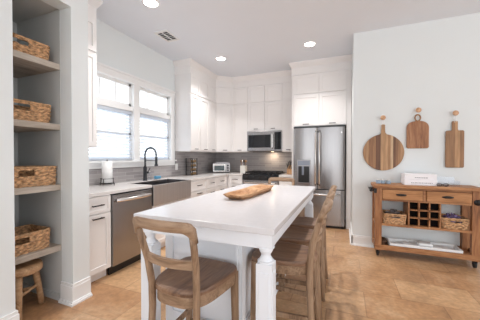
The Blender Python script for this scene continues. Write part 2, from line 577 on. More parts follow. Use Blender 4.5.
# ------------------------------------------------------------------ cabinets
def handle(parent, x, z, y=0.0, w=0.11, vertical=False, m=None):
    b = MB()
    b.box(x - w / 2, x + w / 2, y - 0.034, y - 0.024, z - 0.006, z + 0.006, 0.002)
    for s in (-1, 1):
        b.box(x + s * w * 0.38 - 0.004, x + s * w * 0.38 + 0.004, y - 0.028, y, z - 0.004, z + 0.004)
    return b.build('handle', m or M['pull'], parent)

def shaker(root, x0, x1, z0, z1, name='door', rail=0.055, h=None, hw=0.10, g=0.0038, mat=None):
    x0 += g; x1 -= g; z0 += g; z1 -= g
    b = MB()
    t = 0.02
    b.box(x0, x0 + rail, -t, 0, z0, z1); b.box(x1 - rail, x1, -t, 0, z0, z1)
    b.box(x0 + rail, x1 - rail, -t, 0, z0, z0 + rail); b.box(x0 + rail, x1 - rail, -t, 0, z1 - rail, z1)
    b.box(x0 + rail, x1 - rail, -t + 0.010, 0, z0 + rail, z1 - rail)
    d = b.build(name, mat or M['cab'], root)
    if h is not None:
        hh = handle(d, h[0], h[1], -t, hw)
    return d

def carcass(root, w, d, z0, z1, mat=None, toe=0.0):
    b = MB()
    b.box(0, w, 0.0, d, z0 + toe, z1)
    if toe: b.box(0.0, w, 0.06, d, z0, z0 + toe)
    return b.build('body', mat or M['cab'], root)

G_UP = None
ZD0, ZD1, ZS0, ZS1 = 1.39, 2.425, 2.445, 2.80
def upper(label, loc, rot, w, n, z0=ZD0, d=0.325, hxs=None):
    t = thing('wall_cabinet', label, 'cabinet', (loc[0], loc[1], 0), rot)
    carcass(t, w, d, z0 - 0.015, 2.803)
    dw = w / n
    for i in range(n):
        hx = (i + 0.5) * dw if hxs is None else hxs[i]
        shaker(t, i * dw, (i + 1) * dw, z0, ZD1, 'door', 0.05, (hx, z0 + 0.03), 0.09)
        shaker(t, i * dw, (i + 1) * dw, ZS0, ZS1, 'door', 0.05)
    return t
# left run: local -y faces +X  (rot 90), local x runs along +Y
upper('narrow white wall cabinet beside the pantry wall, left of the window', (UX, 1.63), 90, 0.42, 1, hxs=[0.07])
upper('white double-door wall cabinet directly right of the kitchen window', (UX, 3.94), 90, 0.68, 2)
upper('white single-door wall cabinet between the double-door one and the angled corner one', (UX, 4.62), 90, 0.33, 1)
upper('white wall cabinet between the angled corner cabinet and the microwave', (-2.32, UY), 0, 0.37, 1)
upper('short white wall cabinet right above the microwave', (-1.95, UY), 0, 0.76, 2, z0=1.84)
upper('narrow white wall cabinet between the microwave and the refrigerator', (-1.19, UY), 0, 0.268, 1)
# angled corner cabinet
t = thing('corner_wall_cabinet', 'white angled corner wall cabinet above the toaster oven', 'cabinet', (UX, 4.95, 0), 45)
L = math.hypot(0.28, 0.28)
b = MB()
c45 = cos(pi / 4)
def loc45(x, y):
    dx, dy = x - UX, y - 4.95
    return (dx * c45 + dy * c45, -dx * c45 + dy * c45)
poly = [loc45(*p) for p in ((UX, 4.951), (-2.321, UY), (-2.321, BY - 0.012), (WX + 0.012, BY - 0.012), (WX + 0.012, 4.951))]
b.prism(poly, 'z', 1.375, 2.803)
b.build('body', M['cab'], t)
shaker(t, 0.005, L - 0.005, ZD0, ZD1, 'door', 0.05, (L / 2, ZD0 + 0.03), 0.10)
shaker(t, 0.005, L - 0.005, ZS0, ZS1, 'door', 0.05)
# cabinet over the fridge with its tall side panels
t = thing('fridge_cabinet', 'white cabinet above the refrigerator with tall side panels', 'cabinet', (-0.885, 4.85, 0), 0)
MB().box(0, 0.92, 0, 0.69, 1.84, 2.803).build('body', M['cab'], t)
MB().box(-0.035, -0.0005, -0.0, 0.69, 0, 2.803).build('side_panel', M['cab'], t)
MB().box(0.9205, 1.0, -0.0, 0.69, 0, 2.803).build('side_panel', M['cab'], t)
for i in range(2):
    shaker(t, i * 0.46, (i + 1) * 0.46, 1.845, ZD1, 'door', 0.055, ((0.13, 0.79)[i] if False else (i + 0.5) * 0.46, 1.875), 0.11)
    shaker(t, i * 0.46, (i + 1) * 0.46, ZS0, ZS1, 'door', 0.055)

# base cabinets
def base(label, loc, rot, w, fronts, d=0.60):
    t = thing('base_cabinet', label, 'cabinet', (loc[0], loc[1], 0), rot)
    carcass(t, w, d, 0, 0.875, toe=0.10)
    for (nm, x0, x1, z0, z1, hz) in fronts:
        shaker(t, x0, x1, z0, z1, nm, 0.03 if (z1 - z0) < 0.3 else 0.05, ((x0 + x1) / 2, hz), 0.13)
    return t
base('white base cabinet between the pantry wall and the dishwasher', (CX, 1.63), 90, 0.338, [('drawer', 0.0, 0.335, 0.70, 0.87, 0.785), ('door', 0.0, 0.335, 0.105, 0.695, 0.655)])
base('white base cabinet immediately right of the farmhouse sink', (CX, 3.46), 90, 0.53, [('drawer', 0, 0.53, 0.70, 0.87, 0.79), ('door', 0, 0.53, 0.105, 0.695, 0.655)])
base('white three-drawer base cabinet, second from the sink towards the corner', (CX, 3.992), 90, 0.37, [('drawer', 0, 0.37, 0.70, 0.87, 0.79), ('drawer', 0, 0.37, 0.41, 0.695, 0.62), ('drawer', 0, 0.37, 0.105, 0.405, 0.33)])
base('white three-drawer base cabinet nearest the corner of the left run', (CX, 4.364), 90, 0.45, [('drawer', 0, 0.45, 0.70, 0.87, 0.79), ('drawer', 0, 0.45, 0.41, 0.695, 0.62), ('drawer', 0, 0.45, 0.105, 0.405, 0.33)])
t = thing('corner_base_cabinet', 'plain white filler cabinet in the corner below the toaster oven', 'cabinet', (WX, 4.816, 0), 0)
b = MB(); b.box(0.012, 0.628, 0, 0.73, 0.1, 0.875); b.box(0.012, 0.57, 0, 0.73, 0, 0.1); b.build('body', M['cab'], t)
base('white base cabinet on the back wall just left of the range', (-2.298, BF), 0, 0.342, [('drawer', 0.02, 0.34, 0.70, 0.87, 0.80), ('door', 0.02, 0.34, 0.105, 0.695, 0.655)])
base('narrow white base cabinet squeezed between range and refrigerator', (-1.186, BF), 0, 0.262, [('drawer', 0, 0.262, 0.70, 0.87, 0.80), ('door', 0, 0.262, 0.105, 0.695, 0.655)])

# sink base + farmhouse sink
t = thing('sink_cabinet', 'white two-door cabinet under the stainless farmhouse sink', 'cabinet', (CX, 2.585, 0), 90)
b = MB(); b.box(0, 0.868, 0, 0.60, 0.10, 0.64); b.box(0, 0.868, 0.06, 0.6, 0, 0.10); b.build('body', M['cab'], t)
shaker(t, 0, 0.434, 0.105, 0.635, 'door', 0.05, (0.33, 0.60), 0.11)
shaker(t, 0.434, 0.868, 0.105, 0.635, 'door', 0.05, (0.54, 0.60), 0.11)
t = thing('farmhouse_sink', 'stainless steel apron-front farmhouse sink set in the counter', 'sink', (CX, 2.59, 0.642), 90)
b = MB()
b.box(0, 0.858, -0.045, -0.033, 0.0, 0.262, 0.004)
b.build('apron', M['steel_sink'], t)
b = MB()
b.box(0, 0.858, -0.033, -0.02, 0.0, 0.262); b.box(0, 0.012, -0.02, 0.42, 0.0, 0.262); b.box(0.846, 0.858, -0.02, 0.42, 0.0, 0.262)
b.box(0.012, 0.846, 0.41, 0.42, 0.0, 0.262); b.box(0.012, 0.846, -0.02, 0.41, 0.0, 0.012)
b.build('basin', M['steel_dark'], t)
MB().lathe([(0.045, 0.012), (0.045, 0.016), (0.03, 0.017), (0.0, 0.014)], (0.43, 0.22, 0)).build('drain', M['steel_bright'], t, True)

# dishwasher
t = thing('dishwasher', 'stainless steel dishwasher with a bar handle left of the sink', 'dishwasher', (CX, 1.975, 0), 90)
MB().box(0, 0.604, 0.0, 0.58, 0.09, 0.873).build('body', M['black'], t)
MB().box(0.004, 0.60, -0.03, 0.0, 0.10, 0.862, 0.004).build('door', M['steel'], t)
b = MB()
b.tube([(0.04 + 0.524 * i / 12, -0.05 - 0.03 * sin(pi * i / 12), 0.80) for i in range(13)], 0.014, 10, ry=0.02)
b.build('handle', M['steel_bright'], t, True)
MB().box(0.005, 0.599, 0.03, 0.05, 0.0, 0.095).build('toe_kick', M['black'], t)

# worktops
b = MB()
zt0, zt1 = 0.877, 0.913
b.box(WX + 0.011, CX + 0.025, 1.63, 2.586, zt0, zt1, 0.003)
b.box(WX + 0.011, CX - 0.425, 2.586, 3.452, zt0, zt1, 0.003)
b.box(WX + 0.011, CX + 0.025, 3.452, BY - 0.012, zt0, zt1, 0.003)
b.box(CX + 0.025, -1.955, BF - 0.025, BY - 0.012, zt0, zt1, 0.003)
o = b.build('worktop', M['quartz2']); tag(o, 'long pale quartz worktop running from the pantry wall round to the range', 'countertop')
o = MB().box(-1.186, -0.924, BF - 0.025, BY - 0.012, zt0, zt1, 0.003).build('worktop', M['quartz2'])
tag(o, 'short pale quartz worktop piece between range and refrigerator', 'countertop')

# ------------------------------------------------------------------ range
t = thing('gas_range', 'slide-in stainless gas range with black front under the microwave', 'stove', (-1.95, BF, 0), 0)
MB().box(0.004, 0.756, 0.0, 0.60, 0.0, 0.90).build('body', M['steel_dark'], t)
MB().box(0.002, 0.758, -0.03, 0.605, 0.90, 0.925, 0.003).build('cooktop', M['blackglass'], t)
MB().box(0.004, 0.756, -0.05, 0.0, 0.80, 0.899, 0.004).build('control_panel', M['black'], t)
for i in range(5):
    MB().lathe([(0.022, -0.085), (0.022, -0.055), (0.026, -0.052), (0.026, -0.05)], (0.11 + i * 0.135, 0, 0.85), 16, 'y').build('knob', M['iron'], t, True)
d = MB().box(0.006, 0.754, -0.035, 0.0, 0.20, 0.79, 0.004).build('oven_door', M['steel'], t)
MB().box(0.12, 0.64, -0.038, -0.034, 0.34, 0.64).build('oven_window', M['blackglass'], d)
MB().tube([(0.06, -0.035, 0.745), (0.06, -0.08, 0.75), (0.70, -0.08, 0.75), (0.70, -0.035, 0.745)], 0.012, 8).build('handle', M['steel_bright'], d)
MB().box(0.006, 0.754, -0.03, 0.0, 0.03, 0.19, 0.004).build('drawer', M['steel'], t)
for i in range(3):
    x = 0.03 + i * 0.235
    b = MB()
    for yy in (0.05, 0.54): b.box(x, x + 0.225, yy, yy + 0.012, 0.935, 0.962)
    for xx in (x, x + 0.1065, x + 0.213): b.box(xx, xx + 0.012, 0.05, 0.552, 0.945, 0.962)
    for yy in (0.17, 0.42): b.box(x, x + 0.225, yy, yy + 0.01, 0.947, 0.962)
    for xx in (x, x + 0.213):
        for yy in (0.05, 0.54): b.box(xx, xx + 0.012, yy, yy + 0.012, 0.924, 0.94)
    b.build('grate', M['iron'], t)
for (x, y) in ((0.14, 0.17), (0.14, 0.42), (0.38, 0.3), (0.62, 0.17), (0.62, 0.42)):
    MB().lathe([(0.045, 0.925), (0.045, 0.933), (0.03, 0.935), (0.03, 0.943), (0.0, 0.944)], (x, y, 0), 16).build('burner', M['iron'], t)

# ------------------------------------------------------------------ microwave
t = thing('microwave', 'stainless over-the-range microwave above the gas range', 'microwave', (-1.948, 5.16, 1.395), 0)
MB().box(0, 0.756, 0.03, 0.385, 0.0, 0.425).build('body', M['steel_dark'], t)
d = MB().box(0.0, 0.60, -0.0, 0.03, 0.0, 0.425, 0.004).build('door', M['steel'], t)
MB().box(0.03, 0.525, -0.004, 0.0, 0.075, 0.345).build('glass', M['blackglass'], d)
MB().tube([(0.57, 0.0, 0.05), (0.57, -0.04, 0.07), (0.57, -0.04, 0.35), (0.57, 0.0, 0.37)], 0.011, 8).build('handle', M['steel_bright'], d)
p = MB().box(0.602, 0.756, -0.0, 0.03, 0.0, 0.425, 0.003).build('control_panel', M['steel'], t)
MB().box(0.61, 0.748, -0.004, 0.0, 0.03, 0.395).build('keypad', M['blackglass'], p)
MB().box(0.04, 0.72, 0.005, 0.35, -0.006, 0.0).build('vent_grille', M['black'], t)
MB().lathe([(0.03, -0.012), (0.03, -0.006)], (0.5, 0.25, 0)).build('cooktop_lamp', M['ledlens'], t)
ld = bpy.data.lights.new('task_light', 'AREA'); ld.shape = 'DISK'; ld.size = 0.06; ld.energy = 0.9; ld.color = (1.0, 0.78, 0.55)
lo = bpy.data.objects.new('task_light', ld); COL.objects.link(lo); lo.parent = t; lo.location = (0.5, 0.25, -0.02)

# ------------------------------------------------------------------ refrigerator
t = thing('refrigerator', 'stainless french-door refrigerator with an ice dispenser', 'refrigerator', (-0.88, 4.77, 0), 0)
MB().box(0.008, 0.90, 0.075, 0.77, 0.02, 1.80).build('body', M['black'], t)
MB().box(0.0, 0.908, 0.03, 0.3, 1.80, 1.832, 0.004).build('top_hinge_cover', M['black'], t)
def bowed(x0, x1, z0, z1, bow=0.018, yb=0.07, n=14):
    secs = []
    for i in range(n + 1):
        u = i / n
        x = x0 + (x1 - x0) * u
        e = min(1.0, min(u, 1 - u) / 0.06)
        y = 0.02 - bow * sin(pi * u) - 0.012 * e
        secs.append([(x, y, z0), (x, y, z1), (x, yb, z1), (x, yb, z0)])
    return MB().slices(secs)
d1 = bowed(0.004, 0.436, 0.695, 1.80).build('door', M['steel'], t, False)
d2 = bowed(0.444, 0.892, 0.695, 1.80).build('door', M['steel'], t, False)
d3 = bowed(0.004, 0.892, 0.05, 0.68, 0.02).build('freezer_drawer', M['steel'], t, False)
for dd, x in ((d1, 0.405), (d2, 0.475)):
    MB().tube([(x, -0.005, 0.76), (x, -0.055, 0.80), (x, -0.07, 1.2), (x, -0.055, 1.70), (x, -0.005, 1.74)], 0.014, 10).build('handle', M['steel_bright'], dd, True)
MB().tube([(0.09, -0.012, 0.60), (0.10, -0.06, 0.60), (0.8, -0.06, 0.60), (0.81, -0.012, 0.60)], 0.014, 10).build('handle', M['steel_bright'], d3, True)
q = MB(); q.box(0.075, 0.315, -0.022, 0.02, 0.76, 1.22, 0.006); pn = q.build('dispenser_panel', M['steel_dark'], d1)
q = MB(); q.box(0.10, 0.295, -0.0235, -0.02, 0.79, 1.10); q.build('dispenser_recess', M['black'], d1)
q = MB(); q.box(0.09, 0.305, -0.024, -0.02, 1.12, 1.20); q.build('display', M['display'], d1)
q = MB(); q.box(0.165, 0.205, -0.05, -0.023, 0.94, 1.10, 0.006); q.build('dispenser_paddle', M['display'], d1)
q = MB(); q.box(0.085, 0.29, -0.05, -0.022, 0.79, 0.805, 0.003); q.build('drip_tray', M['steel_dark'], d1)
MB().lathe([(0.012, -0.03), (0.012, -0.022)], (0.84, 0.012, 1.70), 12, 'y').build('badge', M['steel_bright'], d2)
MB().box(0.02, 0.88, 0.06, 0.08, 0.0, 0.05).build('toe_grille', M['black'], t)

# ------------------------------------------------------------------ island
IX0, IX1, IY0, IY1 = -1.205, -0.312, 1.20, 3.125
t = thing('kitchen_island', 'white kitchen island with turned corner posts and quartz top', 'island', (0, 0, 0))
MB().box(IX0, IX1, IY0, IY1, 0.885, 0.92, 0.004).build('countertop', M['quartz'], t)
b = MB()
BX0, BX1, BY0, BY1 = -1.165, -0.60, 1.47, 2.855
b.box(BX0, BX1, BY0, BY1, 0.0, 0.885)
# face frames / panel moulding on near end
def frame_xz(b, x0, x1, z0, z1, y, t=0.012, r=0.06, s=-1):
    ya, yb = sorted((y, y + s * t))
    b.box(x0, x0 + r, ya, yb, z0, z1); b.box(x1 - r, x1, ya, yb, z0, z1)
    b.box(x0 + r, x1 - r, ya, yb, z0, z0 + r * 1.6); b.box(x0 + r, x1 - r, ya, yb, z1 - r, z1)
def frame_yz(b, y0, y1, z0, z1, x, t=0.012, r=0.06, s=1):
    xa, xb = sorted((x, x + s * t))
    b.box(xa, xb, y0, y0 + r, z0, z1); b.box(xa, xb, y1 - r, y1, z0, z1)
    b.box(xa, xb, y0 + r, y1 - r, z0, z0 + r * 1.6); b.box(xa, xb, y0 + r, y1 - r, z1 - r, z1)
frame_xz(b, BX0, BX1, 0.10, 0.884, BY0)
b.box(BX1 - 0.030, BX1 - 0.012, BY0 - 0.02, BY0 - 0.01, 0.1, 0.84, 0.003)
b.box(BX0, BX1 + 0.026, BY0 - 0.028, BY0 - 0.0, 0.0, 0.0995)
for k in range(3):
    y0 = BY0 + k * (BY1 - BY0) / 3; y1 = BY0 + (k + 1) * (BY1 - BY0) / 3
    frame_yz(b, y0 + 0.0005, y1 - 0.0005, 0.10, 0.884, BX1)
    frame_yz(b, y0 + 0.0005, y1 - 0.0005, 0.0, 0.884, BX0, s=-1)
b.box(BX1, BX1 + 0.026, BY0 + 0.001, BY1, 0.0, 0.0995)
b.build('body', M['island'], t)
b = MB()
px0, px1, py0, py1 = IX0 + 0.025, IX1 - 0.018, IY0 + 0.03, IY1 - 0.035
b.box(px0 + 0.06, px1 - 0.06, py0 + 0.012, py0 + 0.034, 0.80, 0.885)
b.box(px0 + 0.06, px1 - 0.06, py1 - 0.034, py1 - 0.012, 0.80, 0.885)
b.box(px1 - 0.034, px1 - 0.012, py0 + 0.06, py1 - 0.06, 0.80, 0.885)
b.box(px0 + 0.012, px0 + 0.034, py0 + 0.06, py1 - 0.06, 0.80, 0.885)
b.build('apron', M['island'], t)
def sqloft(b, cx, cy, prof):
    secs = [[(cx - r, cy - r, z), (cx + r, cy - r, z), (cx + r, cy + r, z), (cx - r, cy + r, z)] for r, z in prof]
    b.slices(secs)
for cx in (px0 + 0.045, px1 - 0.045):
    for cy in (py0 + 0.045, py1 - 0.045):
        b = MB()
        sqloft(b, cx, cy, [(0.042, 0.885), (0.042, 0.812), (0.040, 0.808)])
        b.lathe([(0.040, 0.81), (0.045, 0.806), (0.045, 0.800), (0.036, 0.797), (0.036, 0.786), (0.030, 0.775), (0.025, 0.766), (0.025, 0.757),
                 (0.030, 0.748), (0.036, 0.740), (0.037, 0.735), (0.045, 0.731), (0.045, 0.724), (0.040, 0.72)], (cx, cy, 0), 24)
        sqloft(b, cx, cy, [(0.040, 0.722), (0.042, 0.718), (0.042, 0.16), (0.042, 0.155)])
        for sx, sy in ((0, -1), (0, 1), (-1, 0), (1, 0)):
            if sx: b.box(cx + sx * 0.042 - 0.004, cx + sx * 0.042 + 0.004, cy - 0.028, cy + 0.028, 0.20, 0.68, 0.002)
            else: b.box(cx - 0.028, cx + 0.028, cy + sy * 0.042 - 0.004, cy + sy * 0.042 + 0.004, 0.20, 0.68, 0.002)
        sqloft(b, cx, cy, [(0.042, 0.156), (0.048, 0.145), (0.048, 0.0)])
        b.build('post', M['island'], t)

# ------------------------------------------------------------------ chairs
def make_chair():
    t = thing('counter_chair', 'x', 'chair', (0, 0, 0), 0, 'wooden counter chairs round the island')
    # seat outline: front (+y) wide, back (-y) rounded
    n = 40
    def outline(k):
        pts = []
        for i in range(n):
            a = 2 * pi * i / n
            ca, sa = cos(a), sin(a)
            e = 0.42 if sa > 0 else 0.62
            x = math.copysign(abs(ca) ** e, ca); y = math.copysign(abs(sa) ** e, sa)
            yy = 0.20 * y if y > 0 else 0.215 * y
            wx = 0.184 + 0.022 * (yy / 0.2)
            pts.append((x * wx * k, yy * k))
        return pts
    secs = []
    for k, z in ((0.97, 0.592), (1.0, 0.597), (1.0, 0.612), (0.985, 0.62), (0.9, 0.6205), (0.55, 0.612), (0.2, 0.609)):
        secs.append([(x, y, z) for x, y in outline(k)])
    MB().slices(secs).build('seat', M['seat'], t, False)
    secs = []
    for k, z in ((0.93, 0.535), (0.945, 0.535), (0.955, 0.5925), (0.93, 0.5925)):
        secs.append([(x, y, z) for x, y in outline(k)])
    MB().slices(secs).build('seat_apron', M['chair_x'], t)
    # rear legs run up into back posts
    for s in (-1, 1):
        pts = [(s * 0.150, -0.215, 0.0), (s * 0.142, -0.195, 0.25), (s * 0.138, -0.185, 0.50), (s * 0.140, -0.187, 0.62), (s * 0.150, -0.205, 0.75), (s * 0.160, -0.236, 0.86), (s * 0.164, -0.256, 0.93)]
        MB().tube(pts, 0.0155, 8, ry=[0.017, 0.019, 0.022, 0.021, 0.020, 0.018, 0.016], up=(0, 1, 0)).build('back_post', M['chair'], t, True)
        pts = [(s * 0.172, 0.175, 0.0), (s * 0.165, 0.162, 0.59)]
        MB().tube(pts, [0.014, 0.018], 4).build('leg', M['chair'], t)
    # top rail
    secs = []
    N = 24
    for i in range(N + 1):
        u = -1 + 2 * i / N
        x = u * 0.182
        bow = -0.256 - 0.034 * (1 - u * u)
        zt = 0.984 - 0.014 * abs(u) ** 14 - 0.004 * u * u
        zb = 0.932 - 0.060 * max(0, (abs(u) - 0.66) / 0.34) ** 2.4
        if abs(u) > 0.995: zb = zb + 0.01; zt -= 0.008
        th = 0.011
        lean = 0.25
        def P(z, o): return (x, bow - (z - 0.93) * lean + o, z)
        secs.append([P(zb, -th), P(zb + .005, -th - .003), P(zt - .006, -th - 0.002), P(zt, -th + 0.005), P(zt, th - 0.005), P(zt - .006, th), P(zb + .005, th + .002), P(zb, th)])
    MB().slices(secs).build('top_rail', M['chair_x'], t, True)
    # lower back rail
    secs = []
    for i in range(13):
        u = -1 + 2 * i / 12
        x = u * 0.148
        y = -0.205 - 0.03 * (1 - u * u)
        secs.append([(x, y - 0.009, 0.743), (x, y - 0.014, 0.786), (x, y + 0.004, 0.786), (x, y + 0.009, 0.743)])
    MB().slices(secs).build('lower_rail', M['chair_x'], t)
    for s in (-1, 1):
        MB().tube([(s * 0.142, -0.19, 0.27), (s * 0.168, 0.168, 0.27)], 0.009, 4, ry=0.014).build('side_stretcher', M['chair'], t)
    MB().tube([(-0.168, 0.168, 0.20), (0.168, 0.168, 0.20)], 0.010, 4, ry=0.016).build('footrest', M['chair_x'], t)
    MB().tube([(-0.145, -0.19, 0.32), (0.145, -0.19, 0.32)], 0.009, 4, ry=0.014).build('rear_stretcher', M['chair_x'], t)
    return t
chair0 = make_chair()
for i, (x, y, r, lab) in enumerate([
    (-0.774, 1.224, -3, 'weathered wooden counter chair at the near end of the island, back to the viewer'),
    (-0.378, 1.74, 90, 'weathered wooden counter chair on the right side of the island, nearest of its row'),
    (-0.378, 2.19, 90, 'weathered wooden counter chair in the middle of the row on the island right side'),
    (-0.378, 2.64, 90, 'weathered wooden counter chair on the right side of the island, farthest of its row'),
    (-0.80, 3.20, 180, 'weathered wooden counter chair at the far end of the island, only its top rail showing')]):
    o = chair0 if i == 0 else copy_tree(chair0)
    o.location = (x, y, 0); o.rotation_euler = (0, 0, radians(r)); o['label'] = lab

# ------------------------------------------------------------------ tray on the island
t = thing('dough_bowl', 'long carved wooden tray with two hollows on the island', 'tray', (-0.805, 2.275, 0.9203), -3.5)
nx, ny = 24, 60
hx, hy = 0.112, 0.425
bm = MB()
def rimpt(x, y):
    return x, y
grid_t = {}; grid_b = {}
for i in range(nx + 1):
    for j in range(ny + 1):
        u = -1 + 2 * i / nx; v = -1 + 2 * j / ny
        wx = hx * (1 - 0.28 * max(0, abs(v) - 0.62) ** 1.3 / 0.38 ** 1.3)
        x = u * wx; y = v * hy
        z = 0.044 + 0.003 * sin(3 * v + u)
        for (c, l) in ((-0.5, 0.44), (0.47, 0.44)):
            q = max(abs(u) / 0.84, abs(v - c) / l)
            rr = ((abs(u) / 0.88) ** 3 + (abs(v - c) / l) ** 3) ** (1 / 3)
            if rr < 1: z -= 0.037 * (1 - rr ** 7)
        grid_t[i, j] = bm.bm.verts.new((x, y, z))
        k = 0.80
        zb = 0.0
        e = max(abs(u), abs(v))
        zb = 0.0 if e < 0.86 else 0.022 * ((e - 0.86) / 0.14)
        grid_b[i, j] = bm.bm.verts.new((x * 0.84, y * 0.93, zb))
for i in range(nx):
    for j in range(ny):
        bm.bm.faces.new((grid_t[i, j], grid_t[i + 1, j], grid_t[i + 1, j + 1], grid_t[i, j + 1]))
        bm.bm.faces.new((grid_b[i, j], grid_b[i, j + 1], grid_b[i + 1, j + 1], grid_b[i + 1, j]))
for i in range(nx):
    bm.bm.faces.new((grid_t[i, 0], grid_b[i, 0], grid_b[i + 1, 0], grid_t[i + 1, 0]))
    bm.bm.faces.new((grid_t[i, ny], grid_t[i + 1, ny], grid_b[i + 1, ny], grid_b[i, ny]))
for j in range(ny):
    bm.bm.faces.new((grid_t[0, j], grid_t[0, j + 1], grid_b[0, j + 1], grid_b[0, j]))
    bm.bm.faces.new((grid_t[nx, j], grid_b[nx, j], grid_b[nx, j + 1], grid_t[nx, j + 1]))
bm.build('bowl', M['tray'], t, True)

# ------------------------------------------------------------------ wicker baskets
def basket(name, label, loc, rot, w, d, h, mat='wicker', group=None, slot=True):
    """w along local x (front faces -y), open top, hand slot in the front"""
    t = thing(name, label, 'basket', loc, rot, group)
    rows = max(6, int(h / 0.0165))
    per = []
    rc = 0.035
    step = 0.016
    def edge(x0, y0, x1, y1, nx_, ny_):
        L_ = math.hypot(x1 - x0, y1 - y0); n_ = max(2, int(L_ / step))
        for k in range(n_): per.append((x0 + (x1 - x0) * k / n_, y0 + (y1 - y0) * k / n_, nx_, ny_))
    def corner(cx, cy, a0):
        for k in range(4):
            a = radians(a0 + 90 * k / 4)
            per.append((cx + rc * cos(a), cy + rc * sin(a), cos(a), sin(a)))
    edge(-w / 2 + rc, -d / 2, w / 2 - rc, -d / 2, 0, -1); corner(w / 2 - rc, -d / 2 + rc, -90)
    edge(w / 2, -d / 2 + rc, w / 2, d / 2 - rc, 1, 0); corner(w / 2 - rc, d / 2 - rc, 0)
    edge(w / 2 - rc, d / 2, -w / 2 + rc, d / 2, 0, 1); corner(-w / 2 + rc, d / 2 - rc, 90)
    edge(-w / 2, d / 2 - rc, -w / 2, -d / 2 + rc, -1, 0); corner(-w / 2 + rc, -d / 2 + rc, 180)
    n_ = len(per)
    rnd = random.Random(len(label))
    b = MB()
    def shell(off, amp):
        g = {}
        for r in range(rows + 1):
            z = h * r / rows
            for k, (x, y, ax, ay) in enumerate(per):
                bul = off + amp * (1 if ((k // 2) + r) % 2 else -1) * rnd.uniform(0.5, 1.2)
                g[r, k] = b.bm.verts.new((x + ax * bul - ax * 0.01 * (1 - z / h), y + ay * bul - ay * 0.01 * (1 - z / h), z + rnd.uniform(-0.002, 0.002) * (0 < r < rows)))
        return g
    A = shell(0, 0.006); Bq = shell(-0.011, 0.002)
    def cut(r, k):
        x, y = per[k][0], per[k][1]
        return slot and y < -d / 2 + 0.001 and abs(x) < 0.055 and (h * r / rows) > h * 0.5 and r < rows - 1
    for r in range(rows):
        for k in range(n_):
            j = (k + 1) % n_
            if cut(r, k): continue
            b.bm.faces.new((A[r, k], A[r, j], A[r + 1, j], A[r + 1, k]))
            b.bm.faces.new((Bq[r, k], Bq[r + 1, k], Bq[r + 1, j], Bq[r, j]))
            if r + 1 < rows and (cut(r + 1, k)): b.bm.faces.new((A[r + 1, k], A[r + 1, j], Bq[r + 1, j], Bq[r + 1, k]))
    b.bm.faces.new([A[0, k] for k in range(n_)][::-1])
    b.bm.faces.new([Bq[1, k] for k in range(n_)])
    b.build('woven_body', M[mat], t)
    pts = [(x - ax * 0.005, y - ay * 0.005, h + 0.004) for x, y, ax, ay in per]
    MB().tube(pts, 0.0095, 6, closed=True).build('rim', M[mat], t, True)
    return t

# pantry shelves
zs = [2.08, 1.556, 1.03, 0.498]
names = ['topmost grey-brown plank shelf in the pantry nook', 'second grey-brown plank shelf from the top of the pantry nook',
         'third grey-brown plank shelf from the top of the pantry nook', 'lowest grey-brown plank shelf in the pantry nook, above the stool']
for z, nm in zip(zs, names):
    o = MB().box(WX + 0.002, -2.303, 0.684, 1.4665, z - 0.05, z, 0.002).build('pantry_shelf', M['shelf'])
    tag(o, nm, 'shelf')
basket('wicker_basket', 'low wicker basket on the topmost pantry shelf, near the ceiling', (-2.47, 1.18, zs[0]), 90, 0.46, 0.30, 0.12)
basket('wicker_basket', 'wicker basket on the second pantry shelf from the top', (-2.48, 1.192, zs[1]), 90, 0.46, 0.30, 0.15)
basket('wicker_basket', 'wicker basket on the third pantry shelf from the top', (-2.475, 1.216, zs[2]), 90, 0.488, 0.30, 0.15)
basket('wicker_basket', 'wicker basket on the lowest pantry shelf, right above the stool', (-2.49, 1.18, zs[3]), 90, 0.46, 0.31, 0.15)

# rustic stool
t = thing('rustic_stool', 'small rustic log stool under the lowest pantry shelf', 'stool', (-2.43, 1.222, 0), 0)
secs = []
rnd = random.Random(3)
def blob(k, z):
    return [(k * (0.153 + 0.010 * sin(3 * a + 1)) * cos(a), k * (0.150 + 0.008 * cos(2 * a)) * sin(a), z) for a in [2 * pi * i / 28 for i in range(28)]]
MB().slices([blob(0.93, 0.34), blob(1.0, 0.352), blob(1.0, 0.385), blob(0.96, 0.395), blob(0.6, 0.397)]).build('seat', M['stoolseat'], t, True)
for a in (88, -32, 208):
    ca, sa = cos(radians(a)), sin(radians(a))
    MB().tube([(0.155 * ca, 0.155 * sa, 0.0), (0.135 * ca + .004, 0.135 * sa, 0.13), (0.125 * ca - .003, 0.12 * sa, 0.24), (0.10 * ca, 0.10 * sa, 0.345)], [0.024, 0.022, 0.025, 0.026], 10).build('leg', M['stoolseat'], t, True)
for a in (88, -32, 208):
    c1, s1 = cos(radians(a)), sin(radians(a)); c2, s2 = cos(radians(a + 120)), sin(radians(a + 120))
    z = {88: 0.16, -32: 0.185, 208: 0.21}[a]
    MB().tube([(0.135 * c1, 0.135 * s1, z), (0.135 * c2, 0.135 * s2, z)], 0.011, 8).build('rung', M['stoolseat'], t, True)

# ------------------------------------------------------------------ counter items
Z = 0.9135
# faucet  (arc towards the sink, +X)
t = thing('kitchen_faucet', 'dark spring-neck pull-down faucet arching over the sink', 'faucet', (-2.775, 3.0, Z), 0)
MB().lathe([(0.032, 0.0), (0.032, 0.012), (0.026, 0.016), (0.026, 0.20), (0.018, 0.215), (0.015, 0.23)], (0, 0, 0), 20).build('base', M['faucet'], t, True)
b = MB()
arc = [(0, 0, 0.215), (0, 0, 0.38)]
R_ = 0.105
for i in range(17):
    a = pi - pi * i / 16
    arc.append((R_ + R_ * cos(a), 0, 0.39 + R_ * sin(a)))
arc.append((2 * R_, 0, 0.34))
b.tube(arc, 0.010, 10)
b.build('spout', M['faucet'], t, True)
